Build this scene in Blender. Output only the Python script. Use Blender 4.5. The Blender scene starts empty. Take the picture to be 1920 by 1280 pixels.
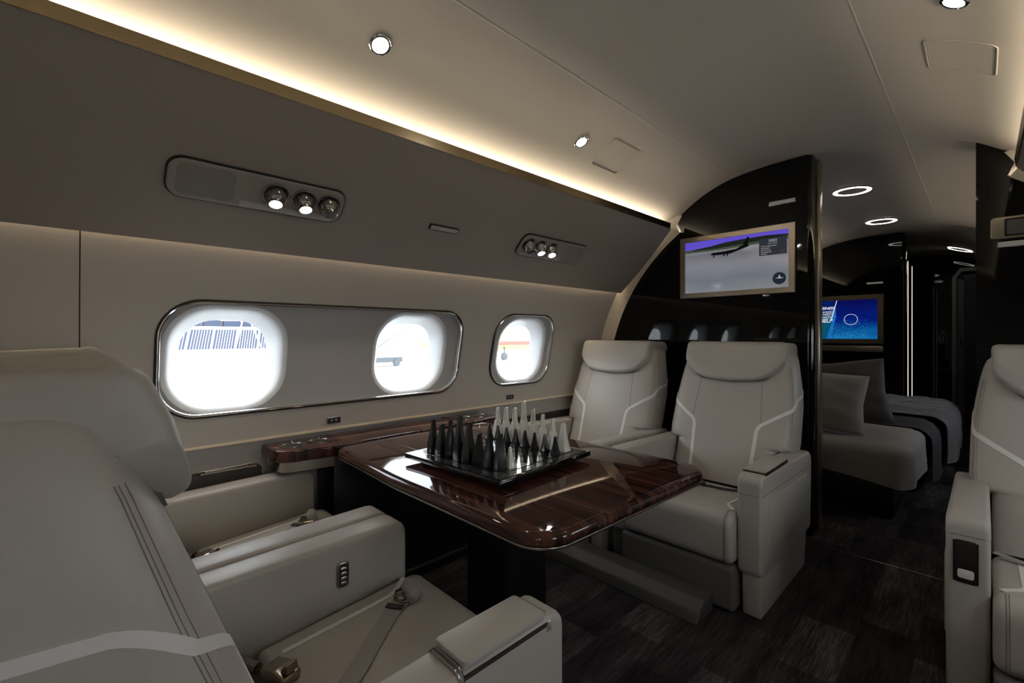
import bpy, bmesh, math, random
from mathutils import Vector, Matrix
random.seed(7)
PI = math.pi
sc = bpy.context.scene
C = sc.collection

# ------------------------------------------------------------------ camera
F_PX = 855.0
EYE = 1.15
cam = bpy.data.cameras.new('camera'); co = bpy.data.objects.new('camera', cam); C.objects.link(co)
cam.sensor_width = 36; cam.lens = F_PX / 1920 * 36
cam.shift_y = -12 / 1920
cam.clip_start = 0.02; cam.clip_end = 500
co.location = (0, 0, EYE)
co.rotation_euler = (PI / 2, 0, math.radians(45.96))
sc.camera = co
# ------------------------------------------------------------------ world, exposure
SKY = 6.2
w = bpy.data.worlds.new('overcast_sky'); sc.world = w; w.use_nodes = True
bg = w.node_tree.nodes['Background']
bg.inputs[0].default_value = (0.90, 0.95, 1.0, 1); bg.inputs[1].default_value = SKY
vs = sc.view_settings
vs.view_transform = 'Standard'; vs.look = 'None'; vs.gamma = 1; vs.exposure = 0.16; vs.use_curve_mapping = False
sc.cycles.max_bounces = 8; sc.cycles.diffuse_bounces = 5; sc.cycles.glossy_bounces = 5
sc.cycles.transparent_max_bounces = 10
sc.cycles.caustics_reflective = False; sc.cycles.caustics_refractive = False
sc.cycles.sample_clamp_indirect = 6
LED_CEIL = 31.0      # ceiling cove strip
LED_WALL = 13.0       # strip under the overhead panel
SPOT = 70.0

# ------------------------------------------------------------------ cabin constants
CX = -0.69           # cabin centre line
R = 1.43; Z0 = 0.75  # side wall arc
RB = 1.352           # bulkhead arc
YB = 3.03            # bulkhead plane
Y_MIN, Y_MAX = -2.6, 8.0

# ------------------------------------------------------------------ materials
MATS = {}
def srgb(r, g, b):
    f = lambda c: (c / 255 / 12.92) if c / 255 <= 0.04045 else ((c / 255 + 0.055) / 1.055) ** 2.4
    return (f(r), f(g), f(b), 1)
def mat(name, col, rough=0.5, metal=0.0, coat=0.0, bump=None, spec=0.5, vary=None, sheen=0.0):
    m = bpy.data.materials.new(name); m.use_nodes = True
    nt = m.node_tree; p = nt.nodes['Principled BSDF']
    if len(col) == 3: col = (*col, 1)
    p.inputs['Base Color'].default_value = col
    p.inputs['Roughness'].default_value = rough; p.inputs['Metallic'].default_value = metal
    p.inputs['Coat Weight'].default_value = coat; p.inputs['Coat Roughness'].default_value = 0.03
    p.inputs['Specular IOR Level'].default_value = spec
    p.inputs['Sheen Weight'].default_value = sheen
    tc = nt.nodes.new('ShaderNodeTexCoord')
    if vary:
        n = nt.nodes.new('ShaderNodeTexNoise'); n.inputs['Scale'].default_value = vary[0]; n.inputs['Detail'].default_value = 3
        nt.links.new(tc.outputs['Object'], n.inputs['Vector'])
        r = nt.nodes.new('ShaderNodeValToRGB')
        k = vary[1]
        r.color_ramp.elements[0].position = 0.3; r.color_ramp.elements[1].position = 0.7
        r.color_ramp.elements[0].color = tuple(c * (1 - k) for c in col[:3]) + (1,)
        r.color_ramp.elements[1].color = tuple(min(1, c * (1 + k)) for c in col[:3]) + (1,)
        nt.links.new(n.outputs['Fac'], r.inputs[0]); nt.links.new(r.outputs[0], p.inputs['Base Color'])
    if bump:
        n = nt.nodes.new('ShaderNodeTexNoise'); n.inputs['Scale'].default_value = bump[0]; n.inputs['Detail'].default_value = 2
        nt.links.new(tc.outputs['Object'], n.inputs['Vector'])
        b = nt.nodes.new('ShaderNodeBump'); b.inputs['Strength'].default_value = bump[1]; b.inputs['Distance'].default_value = bump[2] if len(bump) > 2 else 0.002
        nt.links.new(n.outputs['Fac'], b.inputs['Height']); nt.links.new(b.outputs[0], p.inputs['Normal'])
    MATS[name] = m
    return m
def emit(name, col, strength):
    m = bpy.data.materials.new(name); m.use_nodes = True
    nt = m.node_tree; nt.nodes.remove(nt.nodes['Principled BSDF'])
    e = nt.nodes.new('ShaderNodeEmission'); e.inputs[0].default_value = (*col[:3], 1); e.inputs[1].default_value = strength
    nt.links.new(e.outputs[0], nt.nodes['Material Output'].inputs[0])
    MATS[name] = m
    return m

mat('leather', (0.47, 0.442, 0.405), 0.42, bump=(260, 0.12, 0.001), vary=(3, 0.04))
mat('leather_band', (0.82, 0.81, 0.78), 0.4)
mat('leather_seam', (0.20, 0.18, 0.16), 0.6)
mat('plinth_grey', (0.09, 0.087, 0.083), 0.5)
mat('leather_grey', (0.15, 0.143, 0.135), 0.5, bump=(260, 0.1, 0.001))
mat('wall_panel', (0.49, 0.47, 0.445), 0.55, bump=(300, 0.06, 0.001))
mat('wall_rim', (0.52, 0.47, 0.40), 0.4)
mat('overhead', (0.36, 0.318, 0.283), 0.5, bump=(350, 0.05, 0.001))
mat('ceiling', (0.63, 0.585, 0.52), 0.45)
mat('joint_highlight', (0.70, 0.65, 0.57), 0.4)
mat('dark_gap', (0.03, 0.028, 0.025), 0.7)
mat('psu_lip', (0.52, 0.49, 0.46), 0.3)
mat('psu_mesh', (0.27, 0.25, 0.235), 0.6, bump=(900, 0.5, 0.002))
mat('bronze', (0.34, 0.27, 0.17), 0.2, metal=1.0)
mat('champagne', (0.42, 0.37, 0.29), 0.3, metal=1.0)
mat('chrome', (0.75, 0.75, 0.76), 0.12, metal=1.0)
mat('dark_chrome', (0.30, 0.28, 0.27), 0.18, metal=1.0)
mat('nickel', (0.45, 0.41, 0.36), 0.25, metal=1.0)
mat('brass_line', (0.92, 0.80, 0.60), 0.3)
mat('lacquer', (0.0025, 0.0025, 0.003), 0.035, spec=0.32)
mat('black_satin', (0.006, 0.006, 0.007), 0.35)
mat('black_plastic', (0.012, 0.011, 0.011), 0.4)
mat('window_panel', (0.50, 0.51, 0.525), 0.25)
mat('window_reveal', (0.80, 0.82, 0.85), 0.35)
mat('psu_plastic', (0.34, 0.31, 0.285), 0.3)
mat('speaker_mesh', (0.15, 0.14, 0.13), 0.6, bump=(900, 0.5, 0.002))
mat('ledge', (0.022, 0.018, 0.016), 0.45)
mat('print', (0.30, 0.29, 0.28), 0.6)
mat('chess_black', (0.012, 0.012, 0.013), 0.28)
mat('chess_white', (0.90, 0.89, 0.82), 0.15)
mat('board_black', (0.006, 0.006, 0.007), 0.05, coat=0.5)
mat('board_silver', (0.62, 0.62, 0.63), 0.06, metal=1.0)
mat('board_border', (0.05, 0.05, 0.055), 0.08, coat=0.5)
mat('sheet', (0.40, 0.385, 0.37), 0.85, bump=(420, 0.5, 0.003), vary=(4, 0.06))
mat('pillow', (0.42, 0.41, 0.39), 0.85, bump=(200, 0.2, 0.002))
mat('pillow_dark', (0.07, 0.062, 0.06), 0.7, bump=(120, 0.3, 0.003), sheen=0.3)
mat('duvet', (0.15, 0.14, 0.155), 0.75, bump=(60, 0.6, 0.006), sheen=0.3)
mat('blanket', (0.055, 0.055, 0.065), 0.8)
mat('belt', (0.33, 0.32, 0.30), 0.6, bump=(700, 0.4, 0.001))
mat('belt_dark', (0.03, 0.027, 0.025), 0.6)
mat('buckle', (0.36, 0.31, 0.25), 0.22, metal=1.0)
mat('door_grey', (0.30, 0.29, 0.28), 0.35)
mat('door_dark', (0.02, 0.022, 0.028), 0.25)
mat('apron', (0.62, 0.63, 0.62), 0.9, vary=(0.05, 0.05))
mat('apron_line', (0.32, 0.33, 0.35), 0.9)
mat('facade_white', (0.75, 0.78, 0.80), 0.7)
mat('facade_blue', (0.024, 0.036, 0.075), 0.5)
mat('jet_yellow', (0.74, 0.48, 0.20), 0.5)
mat('jet_red', (0.50, 0.12, 0.10), 0.5)
mat('truck_white', (0.20, 0.21, 0.23), 0.5)
mat('truck_grey', (0.07, 0.08, 0.09), 0.5)
emit('led_ceiling', (1.0, 0.855, 0.64), LED_CEIL)
emit('led_bedroom', (1.0, 0.86, 0.66), 34)
emit('led_wall', (1.0, 0.81, 0.57), LED_WALL)
emit('spot_lens', (1.0, 0.96, 0.90), SPOT)
emit('read_lens', (1.0, 0.94, 0.86), 40)
emit('ring_lens', (1.0, 0.95, 0.88), 9)
emit('strip_lens', (0.95, 0.88, 0.78), 0.12)
emit('edge_light', (1.0, 0.90, 0.76), 0.9)

def wood():
    m = mat('wood', (0.06, 0.02, 0.015), 0.035)
    nt = m.node_tree; p = nt.nodes['Principled BSDF']; tc = nt.nodes.new('ShaderNodeTexCoord')
    mp = nt.nodes.new('ShaderNodeMapping'); mp.inputs['Scale'].default_value = (1.2, 42, 7)
    mp.inputs['Rotation'].default_value = (0, 0, 0.06)
    nt.links.new(tc.outputs['Object'], mp.inputs['Vector'])
    n = nt.nodes.new('ShaderNodeTexNoise'); n.inputs['Scale'].default_value = 1.0; n.inputs['Detail'].default_value = 4; n.inputs['Distortion'].default_value = 0.5
    nt.links.new(mp.outputs[0], n.inputs['Vector'])
    mp2 = nt.nodes.new('ShaderNodeMapping'); mp2.inputs['Scale'].default_value = (4, 260, 30)
    nt.links.new(tc.outputs['Object'], mp2.inputs['Vector'])
    n2 = nt.nodes.new('ShaderNodeTexNoise'); n2.inputs['Scale'].default_value = 1.0; n2.inputs['Detail'].default_value = 2
    nt.links.new(mp2.outputs[0], n2.inputs['Vector'])
    ad = nt.nodes.new('ShaderNodeMath'); ad.operation = 'MULTIPLY_ADD'; ad.inputs[1].default_value = 0.35
    nt.links.new(n2.outputs['Fac'], ad.inputs[0]); nt.links.new(n.outputs['Fac'], ad.inputs[2])
    r = nt.nodes.new('ShaderNodeValToRGB')
    e = r.color_ramp.elements
    e[0].position = 0.46; e[0].color = (0.009, 0.0035, 0.003, 1)
    e[1].position = 0.80; e[1].color = (0.100, 0.038, 0.027, 1)
    x = e.new(0.62); x.color = (0.038, 0.014, 0.010, 1)
    nt.links.new(ad.outputs[0], r.inputs[0]); nt.links.new(r.outputs[0], p.inputs['Base Color'])
wood()
def carpet():
    m = mat('carpet', (0.02, 0.018, 0.018), 0.95, spec=0.1)
    nt = m.node_tree; p = nt.nodes['Principled BSDF']; tc = nt.nodes.new('ShaderNodeTexCoord')
    def noise(scale, detail, rough=0.5):
        mp = nt.nodes.new('ShaderNodeMapping'); mp.inputs['Scale'].default_value = scale
        nt.links.new(tc.outputs['Object'], mp.inputs['Vector'])
        n = nt.nodes.new('ShaderNodeTexNoise'); n.inputs['Scale'].default_value = 1; n.inputs['Detail'].default_value = detail; n.inputs['Roughness'].default_value = rough
        nt.links.new(mp.outputs[0], n.inputs['Vector']); return n.outputs['Fac']
    st = noise((130, 8, 1), 3, 0.65)          # yarn stripes along the cabin
    tuft = noise((260, 200, 1), 2)           # tufts
    mp = nt.nodes.new('ShaderNodeMapping'); mp.inputs['Rotation'].default_value = (0, 0, PI / 2)
    nt.links.new(tc.outputs['Object'], mp.inputs['Vector'])
    br = nt.nodes.new('ShaderNodeTexBrick'); br.inputs['Scale'].default_value = 1; br.inputs['Brick Width'].default_value = 0.36; br.inputs['Row Height'].default_value = 0.17
    br.inputs['Mortar Size'].default_value = 0; br.inputs['Color1'].default_value = (0.45, 0.45, 0.45, 1); br.inputs['Color2'].default_value = (1, 1, 1, 1); br.offset = 0.37
    br.inputs['Bias'].default_value = -0.25
    nt.links.new(mp.outputs[0], br.inputs['Vector'])
    big = noise((14, 3, 1), 2)
    def math_(op, a, b):
        n = nt.nodes.new('ShaderNodeMath'); n.operation = op
        for i, x in enumerate((a, b)):
            if isinstance(x, (int, float)): n.inputs[i].default_value = x
            else: nt.links.new(x, n.inputs[i])
        return n.outputs[0]
    a = math_('MULTIPLY', st, br.outputs['Color'])
    a = math_('ADD', a, math_('MULTIPLY', math_('SUBTRACT', tuft, 0.5), 0.8))
    a = math_('ADD', a, math_('MULTIPLY', math_('SUBTRACT', big, 0.5), 0.5))
    r = nt.nodes.new('ShaderNodeValToRGB'); e = r.color_ramp.elements
    e[0].position = 0.12; e[0].color = (0.013, 0.010, 0.011, 1)
    e[1].position = 0.78; e[1].color = (0.22, 0.19, 0.19, 1)
    x = e.new(0.42); x.color = (0.060, 0.051, 0.052, 1)
    nt.links.new(a, r.inputs[0]); nt.links.new(r.outputs[0], p.inputs['Base Color'])
    b = nt.nodes.new('ShaderNodeBump'); b.inputs['Strength'].default_value = 0.6; b.inputs['Distance'].default_value = 0.004
    nt.links.new(tuft, b.inputs['Height']); nt.links.new(b.outputs[0], p.inputs['Normal'])
carpet()
def glass():
    m = bpy.data.materials.new('pane_glass'); m.use_nodes = True; nt = m.node_tree
    nt.nodes.remove(nt.nodes['Principled BSDF'])
    t = nt.nodes.new('ShaderNodeBsdfTransparent'); t.inputs[0].default_value = (0.93, 0.95, 0.96, 1)
    g = nt.nodes.new('ShaderNodeBsdfGlossy'); g.inputs['Roughness'].default_value = 0.02
    mx = nt.nodes.new('ShaderNodeMixShader'); mx.inputs[0].default_value = 0.05
    nt.links.new(t.outputs[0], mx.inputs[1]); nt.links.new(g.outputs[0], mx.inputs[2])
    nt.links.new(mx.outputs[0], nt.nodes['Material Output'].inputs[0]); MATS['pane_glass'] = m
glass()

# ------------------------------------------------------------------ mesh helpers
def link(name, me, m, parent=None, smooth=32):
    if smooth:
        me.shade_smooth(); me.set_sharp_from_angle(angle=math.radians(smooth))
    if m: me.materials.append(MATS[m])
    o = bpy.data.objects.new(name, me); C.objects.link(o)
    if parent: o.parent = parent
    return o
class MB:
    def __init__(s): s.v = []; s.f = []
    def add(s, vs, fs):
        o = len(s.v); s.v += [tuple(v) for v in vs]; s.f += [tuple(i + o for i in f) for f in fs]; return s
    def loft(s, rings, caps=True, closed=True):
        n = len(rings[0]); vs = [p for r in rings for p in r]; fs = []
        for i in range(len(rings) - 1):
            for j in range(n if closed else n - 1):
                k = (j + 1) % n
                fs.append((i * n + j, i * n + k, (i + 1) * n + k, (i + 1) * n + j))
        if caps and closed:
            fs.append(tuple(range(n - 1, -1, -1))); fs.append(tuple((len(rings) - 1) * n + j for j in range(n)))
        return s.add(vs, fs)
    def box(s, x0, x1, y0, y1, z0, z1, b=0.0, seg=2):
        bm = bmesh.new(); bmesh.ops.create_cube(bm, size=1)
        for v in bm.verts:
            v.co = ((x0 + x1) / 2 + v.co.x * (x1 - x0), (y0 + y1) / 2 + v.co.y * (y1 - y0), (z0 + z1) / 2 + v.co.z * (z1 - z0))
        if b > 0: bmesh.ops.bevel(bm, geom=bm.edges[:], offset=b, segments=seg, profile=0.5, affect='EDGES')
        bm.verts.index_update()
        s.add([v.co[:] for v in bm.verts], [[v.index for v in f.verts] for f in bm.faces]); bm.free(); return s
    def prism(s, pts, a0, a1, b=0.0, seg=3, m=None, b1=None):
        """pts: 2-D outline (ccw), swept from a0 to a1, rounded by b at the ends"""
        m = m or (lambda p, q, a: (p, q, a)); b1 = b if b1 is None else b1
        rings = []
        def ring(d, a): rings.append([m(p[0], p[1], a) for p in inset(pts, d)])
        if b > 0:
            for i in range(seg + 1):
                t = i / seg * PI / 2; ring(b * (1 - math.sin(t)), a0 + b * (1 - math.cos(t)))
        else: ring(0, a0)
        if b1 > 0:
            for i in range(seg + 1):
                t = i / seg * PI / 2; ring(b1 * (1 - math.cos(t)), a1 - b1 * (1 - math.sin(t)))
        else: ring(0, a1)
        return s.loft(rings)
    def tube(s, path, r, n=8, closed=False, caps=True):
        P = [Vector(p) for p in path]; rings = []; N = len(P); up = None
        rr = r if isinstance(r, (list, tuple)) else [r] * N
        for i, p in enumerate(P):
            a = P[(i - 1) % N] if (closed or i > 0) else p
            c = P[(i + 1) % N] if (closed or i < N - 1) else p
            t = (c - a).normalized()
            if up is None:
                up = Vector((0, 0, 1)) if abs(t.z) < 0.9 else Vector((1, 0, 0))
            u = (up - t * up.dot(t)).normalized(); up = u; q = t.cross(u)
            rings.append([p + (u * math.cos(2 * PI * k / n) + q * math.sin(2 * PI * k / n)) * rr[i] for k in range(n)])
        if closed: rings.append(rings[0])
        return s.loft(rings, caps=caps and not closed)
    def lathe(s, prof, n=24, m=None):
        m = m or (lambda x, y, z: (x, y, z))
        rings = [[m(r * math.cos(2 * PI * k / n), r * math.sin(2 * PI * k / n), z) for k in range(n)] for r, z in prof]
        return s.loft(rings)
    def build(s, name, m, parent=None, smooth=32):
        me = bpy.data.meshes.new(name); me.from_pydata(s.v, [], s.f)
        bm = bmesh.new(); bm.from_mesh(me); bmesh.ops.recalc_face_normals(bm, faces=bm.faces); bm.to_mesh(me); bm.free()
        return link(name, me, m, parent, smooth)
def area2(pts): return sum(pts[i][0] * pts[(i + 1) % len(pts)][1] - pts[(i + 1) % len(pts)][0] * pts[i][1] for i in range(len(pts)))
def inset(pts, d):
    if abs(d) < 1e-9: return pts
    n = len(pts); sg = 1 if area2(pts) > 0 else -1; out = []
    for i in range(n):
        a = Vector(pts[i - 1]); p = Vector(pts[i]); c = Vector(pts[(i + 1) % n])
        e1 = (p - a); e2 = (c - p)
        if e1.length < 1e-9: e1 = e2
        if e2.length < 1e-9: e2 = e1
        e1.normalize(); e2.normalize()
        n1 = Vector((-e1.y, e1.x)) * sg; n2 = Vector((-e2.y, e2.x)) * sg
        k = n1 + n2
        k = n1 if k.length < 1e-6 else k / max(0.35, 1 + n1.dot(n2))
        q = p + k * d; out.append((q.x, q.y))
    return out
def rpoly(pts, rad, n=6):
    """polygon with rounded corners; rad a number or one per corner"""
    N = len(pts); out = []
    for i in range(N):
        p = Vector(pts[i]); a = Vector(pts[i - 1]) - p; c = Vector(pts[(i + 1) % N]) - p
        r = rad if isinstance(rad, (int, float)) else rad[i]
        if r <= 0: out.append(tuple(p)); continue
        la, lc = a.length, c.length; a.normalize(); c.normalize()
        ang = a.angle(c); d = min(r / math.tan(ang / 2), la * 0.49, lc * 0.49); r2 = d * math.tan(ang / 2)
        ce = p + (a + c).normalized() * (r2 / math.sin(ang / 2))
        s0 = p + a * d - ce; s1 = p + c * d - ce
        t0 = math.atan2(s0.y, s0.x); t1 = math.atan2(s1.y, s1.x); dt = (t1 - t0 + PI) % (2 * PI) - PI
        for k in range(n + 1):
            t = t0 + dt * k / n; out.append((ce.x + r2 * math.cos(t), ce.y + r2 * math.sin(t)))
    return out
def rrect(x0, x1, y0, y1, r, n=6): return rpoly([(x0, y0), (x1, y0), (x1, y1), (x0, y1)], r, n)
def catmull(pts, n=6):
    out = []; P = [Vector(p) for p in pts]
    for i in range(len(P) - 1):
        p0 = P[max(i - 1, 0)]; p1 = P[i]; p2 = P[i + 1]; p3 = P[min(i + 2, len(P) - 1)]
        for k in range(n):
            t = k / n
            out.append(0.5 * ((2 * p1) + (p2 - p0) * t + (2 * p0 - 5 * p1 + 4 * p2 - p3) * t * t + (3 * p1 - p0 - 3 * p2 + p3) * t ** 3))
    out.append(P[-1]); return [tuple(p) for p in out]
def interp(tab, x):
    if x <= tab[0][0]: return tab[0][1]
    for (a, b), (c, d) in zip(tab, tab[1:]):
        if x <= c: return b + (d - b) * (x - a) / (c - a)
    return tab[-1][1]
def tag(o, label=None, cat=None, group=None, kind=None):
    if label: o['label'] = label
    if cat: o['category'] = cat
    if group: o['group'] = group
    if kind: o['kind'] = kind
    return o
def thing(name, label, cat, loc=(0, 0, 0), rz=0, group=None, rot=None):
    o = bpy.data.objects.new(name, None); C.objects.link(o); o.empty_display_size = 0.1
    o.location = loc; o.rotation_euler = rot or (0, 0, rz); return tag(o, label, cat, group)
def struct(name, label=None):
    o = bpy.data.objects.new(name, None); C.objects.link(o); tag(o, label, None, None, 'structure'); return o
def sobj(o, label=None): return tag(o, label, None, None, 'structure')
def text_mesh(name, s, size, m, parent, mtx, align='LEFT', shear=0.0, bold=0.0):
    cu = bpy.data.curves.new('tmp', 'FONT'); cu.body = s; cu.size = size; cu.align_x = align; cu.align_y = 'CENTER'; cu.shear = shear; cu.offset = bold
    ob = bpy.data.objects.new('tmp', cu); C.objects.link(ob)
    dg = bpy.context.evaluated_depsgraph_get(); me = bpy.data.meshes.new_from_object(ob.evaluated_get(dg))
    bpy.data.objects.remove(ob); bpy.data.curves.remove(cu)
    me.transform(mtx); me.name = name; me.materials.clear()
    return link(name, me, m, parent, 0)
def boolean_cut(o, cutters):
    for c in cutters:
        md = o.modifiers.new('cut', 'BOOLEAN'); md.operation = 'DIFFERENCE'; md.solver = 'EXACT'; md.object = c
    dg = bpy.context.evaluated_depsgraph_get(); me = bpy.data.meshes.new_from_object(o.evaluated_get(dg))
    old = o.data; o.modifiers.clear(); o.data = me; bpy.data.meshes.remove(old)
    me.shade_smooth(); me.set_sharp_from_angle(angle=math.radians(32))
def kill(objs):
    for c in objs:
        me = c.data; bpy.data.objects.remove(c); bpy.data.meshes.remove(me)

# ------------------------------------------------------------------ cabin shell
def wall_x(z, rad=R):
    return math.sqrt(max(0.01, rad * rad - (z - Z0) ** 2))      # distance from the centre line
def side(sgn):                                                     # sgn -1 left, +1 right
    return lambda d: CX + sgn * d
ceil_tab = [(0.0, 2.185), (0.2, 2.178), (0.41, 2.152), (0.55, 2.108), (0.66, 2.052), (0.75, 1.99), (0.85, 1.925), (0.95, 1.865), (1.02, 1.825)]
ceil_cur = catmull(ceil_tab, 5)
def ceil_z(d): return interp(ceil_cur, abs(d))

RAIL_Z = 0.712
def wall_profile():
    pr = [(1.442, -0.02), (1.442, 0.30), (1.442, RAIL_Z - 0.03), (1.440, RAIL_Z)]
    for i in range(15):
        z = RAIL_Z + (1.47 - RAIL_Z) * i / 14; pr.append((wall_x(z), z))
    pr += [(1.25, 1.52), (1.22, 1.64), (1.10, 1.79), (1.00, 1.87)]
    return pr
def wall_strip(y0, y1, prof, sgn, th=0.03):
    X = side(sgn)
    outer = [(d + th, z) for d, z in prof]
    loop = prof + outer[::-1]
    return MB().loft([[(X(d), y, z) for d, z in loop] for y in (y0, y1)])

# window layout: (y0, y1, [pane centres])
WZ0, WZ1 = 0.832, 1.277
LEFT_WIN = [(0.222, 1.600, (0.455, 1.295)), (1.845, 2.385, (2.122,)), (-1.45, -0.91, (-1.18,)), (-2.29, -1.75, (-2.02,))]
RIGHT_WIN = [(-2.29, -1.75, (-2.02,)), (-1.45, -0.91, (-1.18,)), (0.222, 1.600, (0.455, 1.295)), (1.845, 2.385, (2.122,)), (4.0, 4.54, (4.27,)), (4.85, 5.39, (5.12,))]
PH = 0.200           # half width of a pane reveal
win_no = [0]
def on_wall(sgn, y, z, off): # point on wall arc, off > 0 towards outside
    return (CX + sgn * (wall_x(z) + off), y, z)
def make_window(sgn, y0, y1, panes, wall_label):
    win_no[0] += 1
    st = struct('window_%d' % win_no[0], wall_label)
    out = rrect(y0, y1, WZ0, WZ1, 0.135 if sgn < 0 else 0.13, 10)
    # chrome rim and dark gasket around the frame
    MB().tube([on_wall(sgn, y, z, -0.001) for y, z in inset(out, 0.004)], 0.0055, 8, closed=True).build('rim', 'chrome', st)
    MB().tube([on_wall(sgn, y, z, 0.000) for y, z in inset(out, -0.004)], 0.004, 6, closed=True).build('gasket', 'black_plastic', st)
    # recess side
    MB().loft([[on_wall(sgn, y, z, 0.0) for y, z in out], [on_wall(sgn, y, z, 0.024) for y, z in inset(out, 0.010)]], caps=False).build('frame_edge', 'window_panel', st)
    # recessed panel with pane holes
    ys = [y0 - 0.01 + (y1 - y0 + 0.02) * i / 12 for i in range(13)]
    zs = [WZ0 - 0.02 + (WZ1 - WZ0 + 0.04) * i / 10 for i in range(11)]
    loop = [(0.020, z) for z in zs] + [(0.028, z) for z in zs[::-1]]
    pan = MB().loft([[on_wall(sgn, y, z, o) for o, z in loop] for y in (y0 - 0.01, y1 + 0.01)]).build('cover_panel', 'window_panel', st)
    cut = []
    for c in panes:
        o2 = rrect(c - PH - 0.018, c + PH + 0.018, 1.052 - 0.211, 1.052 + 0.211, 0.155, 10)
        cut.append(MB().prism(o2, CX + sgn * 1.1, CX + sgn * 1.7, m=lambda p, q, a: (a, p, q)).build('tmp', None))
    boolean_cut(pan, cut); kill(cut)
    for c in panes:
        mk = lambda hw, hz, r: rrect(c - hw, c + hw, 1.052 - hz, 1.052 + hz, r, 10)
        rings = [[on_wall(sgn, y, z, off) for y, z in mk(hw, hz, r)] for hw, hz, r, off in
                 ((PH + 0.020, 0.213, 0.157, 0.0195), (PH + 0.006, 0.203, 0.150, 0.0235), (PH - 0.004, 0.194, 0.145, 0.033), (PH - 0.016, 0.183, 0.137, 0.055), (PH - 0.034, 0.167, 0.125, 0.085), (PH - 0.044, 0.157, 0.118, 0.10))]
        MB().loft(rings, caps=False).build('pane_reveal', 'window_reveal', st)
        gl = MB(); gl.add([on_wall(sgn, y, z, 0.098) for y, z in mk(PH - 0.040, 0.161, 0.121)], [tuple(range(44))]); gl.build('pane', 'pane_glass', st)
        # sampling portal in the pane
        li = bpy.data.lights.new('portal', 'AREA'); li.shape = 'RECTANGLE'; li.size = 0.33; li.size_y = 0.33; li.cycles.is_portal = True
        lo = bpy.data.objects.new('window_portal', li); C.objects.link(lo); lo.parent = st
        lo.location = (CX + sgn * (wall_x(1.052) + 0.11), c, 1.052); lo.rotation_euler = (0, sgn * PI / 2, 0)
    return st

def make_side(sgn, wins, name, breaks):
    st = struct(name, 'greige window wall panels on the %s of the cabin' % ('left' if sgn < 0 else 'right'))
    X = side(sgn); prof = wall_profile()
    for a, b in zip(breaks, breaks[1:]):
        o = wall_strip(a + 0.0015, b - 0.0015, prof, sgn).build('wall_panel', 'wall_panel', st)
        cut = []
        for y0, y1, ps in wins:
            if y0 > a and y1 < b:
                out = rrect(y0, y1, WZ0, WZ1, 0.135 if sgn < 0 else 0.13, 10)
                cut.append(MB().prism(out, X(1.1), X(1.7), m=lambda p, q, a: (a, p, q)).build('tmp', None))
        if cut: boolean_cut(o, cut); kill(cut)
    # backing skin behind the joints
    for yb in breaks[1:-1]:
        MB().loft([[(X(d + 0.032), y, z) for d, z in prof] + [(X(d + 0.036), y, z) for d, z in prof[::-1]] for y in (yb - 0.02, yb + 0.02)]).build('joint_backing', 'dark_gap', st)
    MB().box(min(X(1.4235), X(1.446)), max(X(1.4235), X(1.446)), Y_MIN, YB - 0.04, RAIL_Z - 0.0045, RAIL_Z + 0.0045).build('chair_rail', 'brass_line', st)
    # overhead panel
    top = (0.79, 1.875); bot = (1.19, 1.462)
    n = 10; face = []
    for i in range(n + 1):
        s = i / n; bul = 0.012 * math.sin(PI * s)
        face.append((bot[0] + (top[0] - bot[0]) * s - bul * 0.7, bot[1] + (top[1] - bot[1]) * s - bul * 0.7))
    lip = [(1.205, 1.475), (1.200, 1.466)]
    back = [(top[0] + 0.035, top[1] + 0.004), (1.10, 1.62), (1.19, 1.50)]
    loop = lip + face + back
    def over(ya, yb, nm):
        # the panel end is rounded where the top edge meets the end
        mb = MB(); mb.loft([[(X(d), y, z) for d, z in loop] for y in (ya, yb)]); mb.build(nm, 'overhead', st)
    over(Y_MIN, YB - 0.085, 'overhead_panel'); over(YB + 0.2, 5.45 if sgn > 0 else 5.98, 'overhead_panel')
    # bronze trim along the upper edge
    tr = [(0.787, 1.872), (0.782, 1.908), (0.792, 1.910), (0.797, 1.874)]
    MB().loft([[(X(d), y, z) for d, z in tr] for y in (Y_MIN, YB - 0.11)]).build('cove_trim', 'bronze', st)
    # light strips
    MB().box(min(X(0.840), X(0.857)), max(X(0.840), X(0.857)), Y_MIN, YB - 0.13, 1.873, 1.877).build('cove_light_strip', 'led_ceiling', st)
    MB().box(min(X(1.192), X(1.232)), max(X(1.192), X(1.232)), Y_MIN, YB - 0.10, 1.522, 1.526).build('wall_light_strip', 'led_wall', st)
    yb = 5.45 if sgn > 0 else 5.97
    MB().loft([[(X(d), y, z) for d, z in tr] for y in (YB + 0.2, yb)]).build('cove_trim', 'bronze', st)
    MB().box(min(X(0.835), X(0.85)), max(X(0.835), X(0.85)), YB + 0.22, yb, 1.881, 1.885).build('cove_light_strip', 'led_bedroom', st)
    return st
wl = make_side(-1, LEFT_WIN, 'wall_left', [Y_MIN, 0.02, YB + 0.05, Y_MAX])
wr = make_side(1, RIGHT_WIN, 'wall_right', [Y_MIN, -0.3, YB + 0.05, Y_MAX])
make_window(-1, *LEFT_WIN[0], 'wide double window with chrome rim in the left wall')
make_window(-1, *LEFT_WIN[1], 'single chrome rimmed window beside the aft seats')
for k in (2, 3): make_window(-1, *LEFT_WIN[k], 'single window of the left wall behind the photographer')
for k in range(6): make_window(1, *RIGHT_WIN[k], 'window of the right wall')

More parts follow.
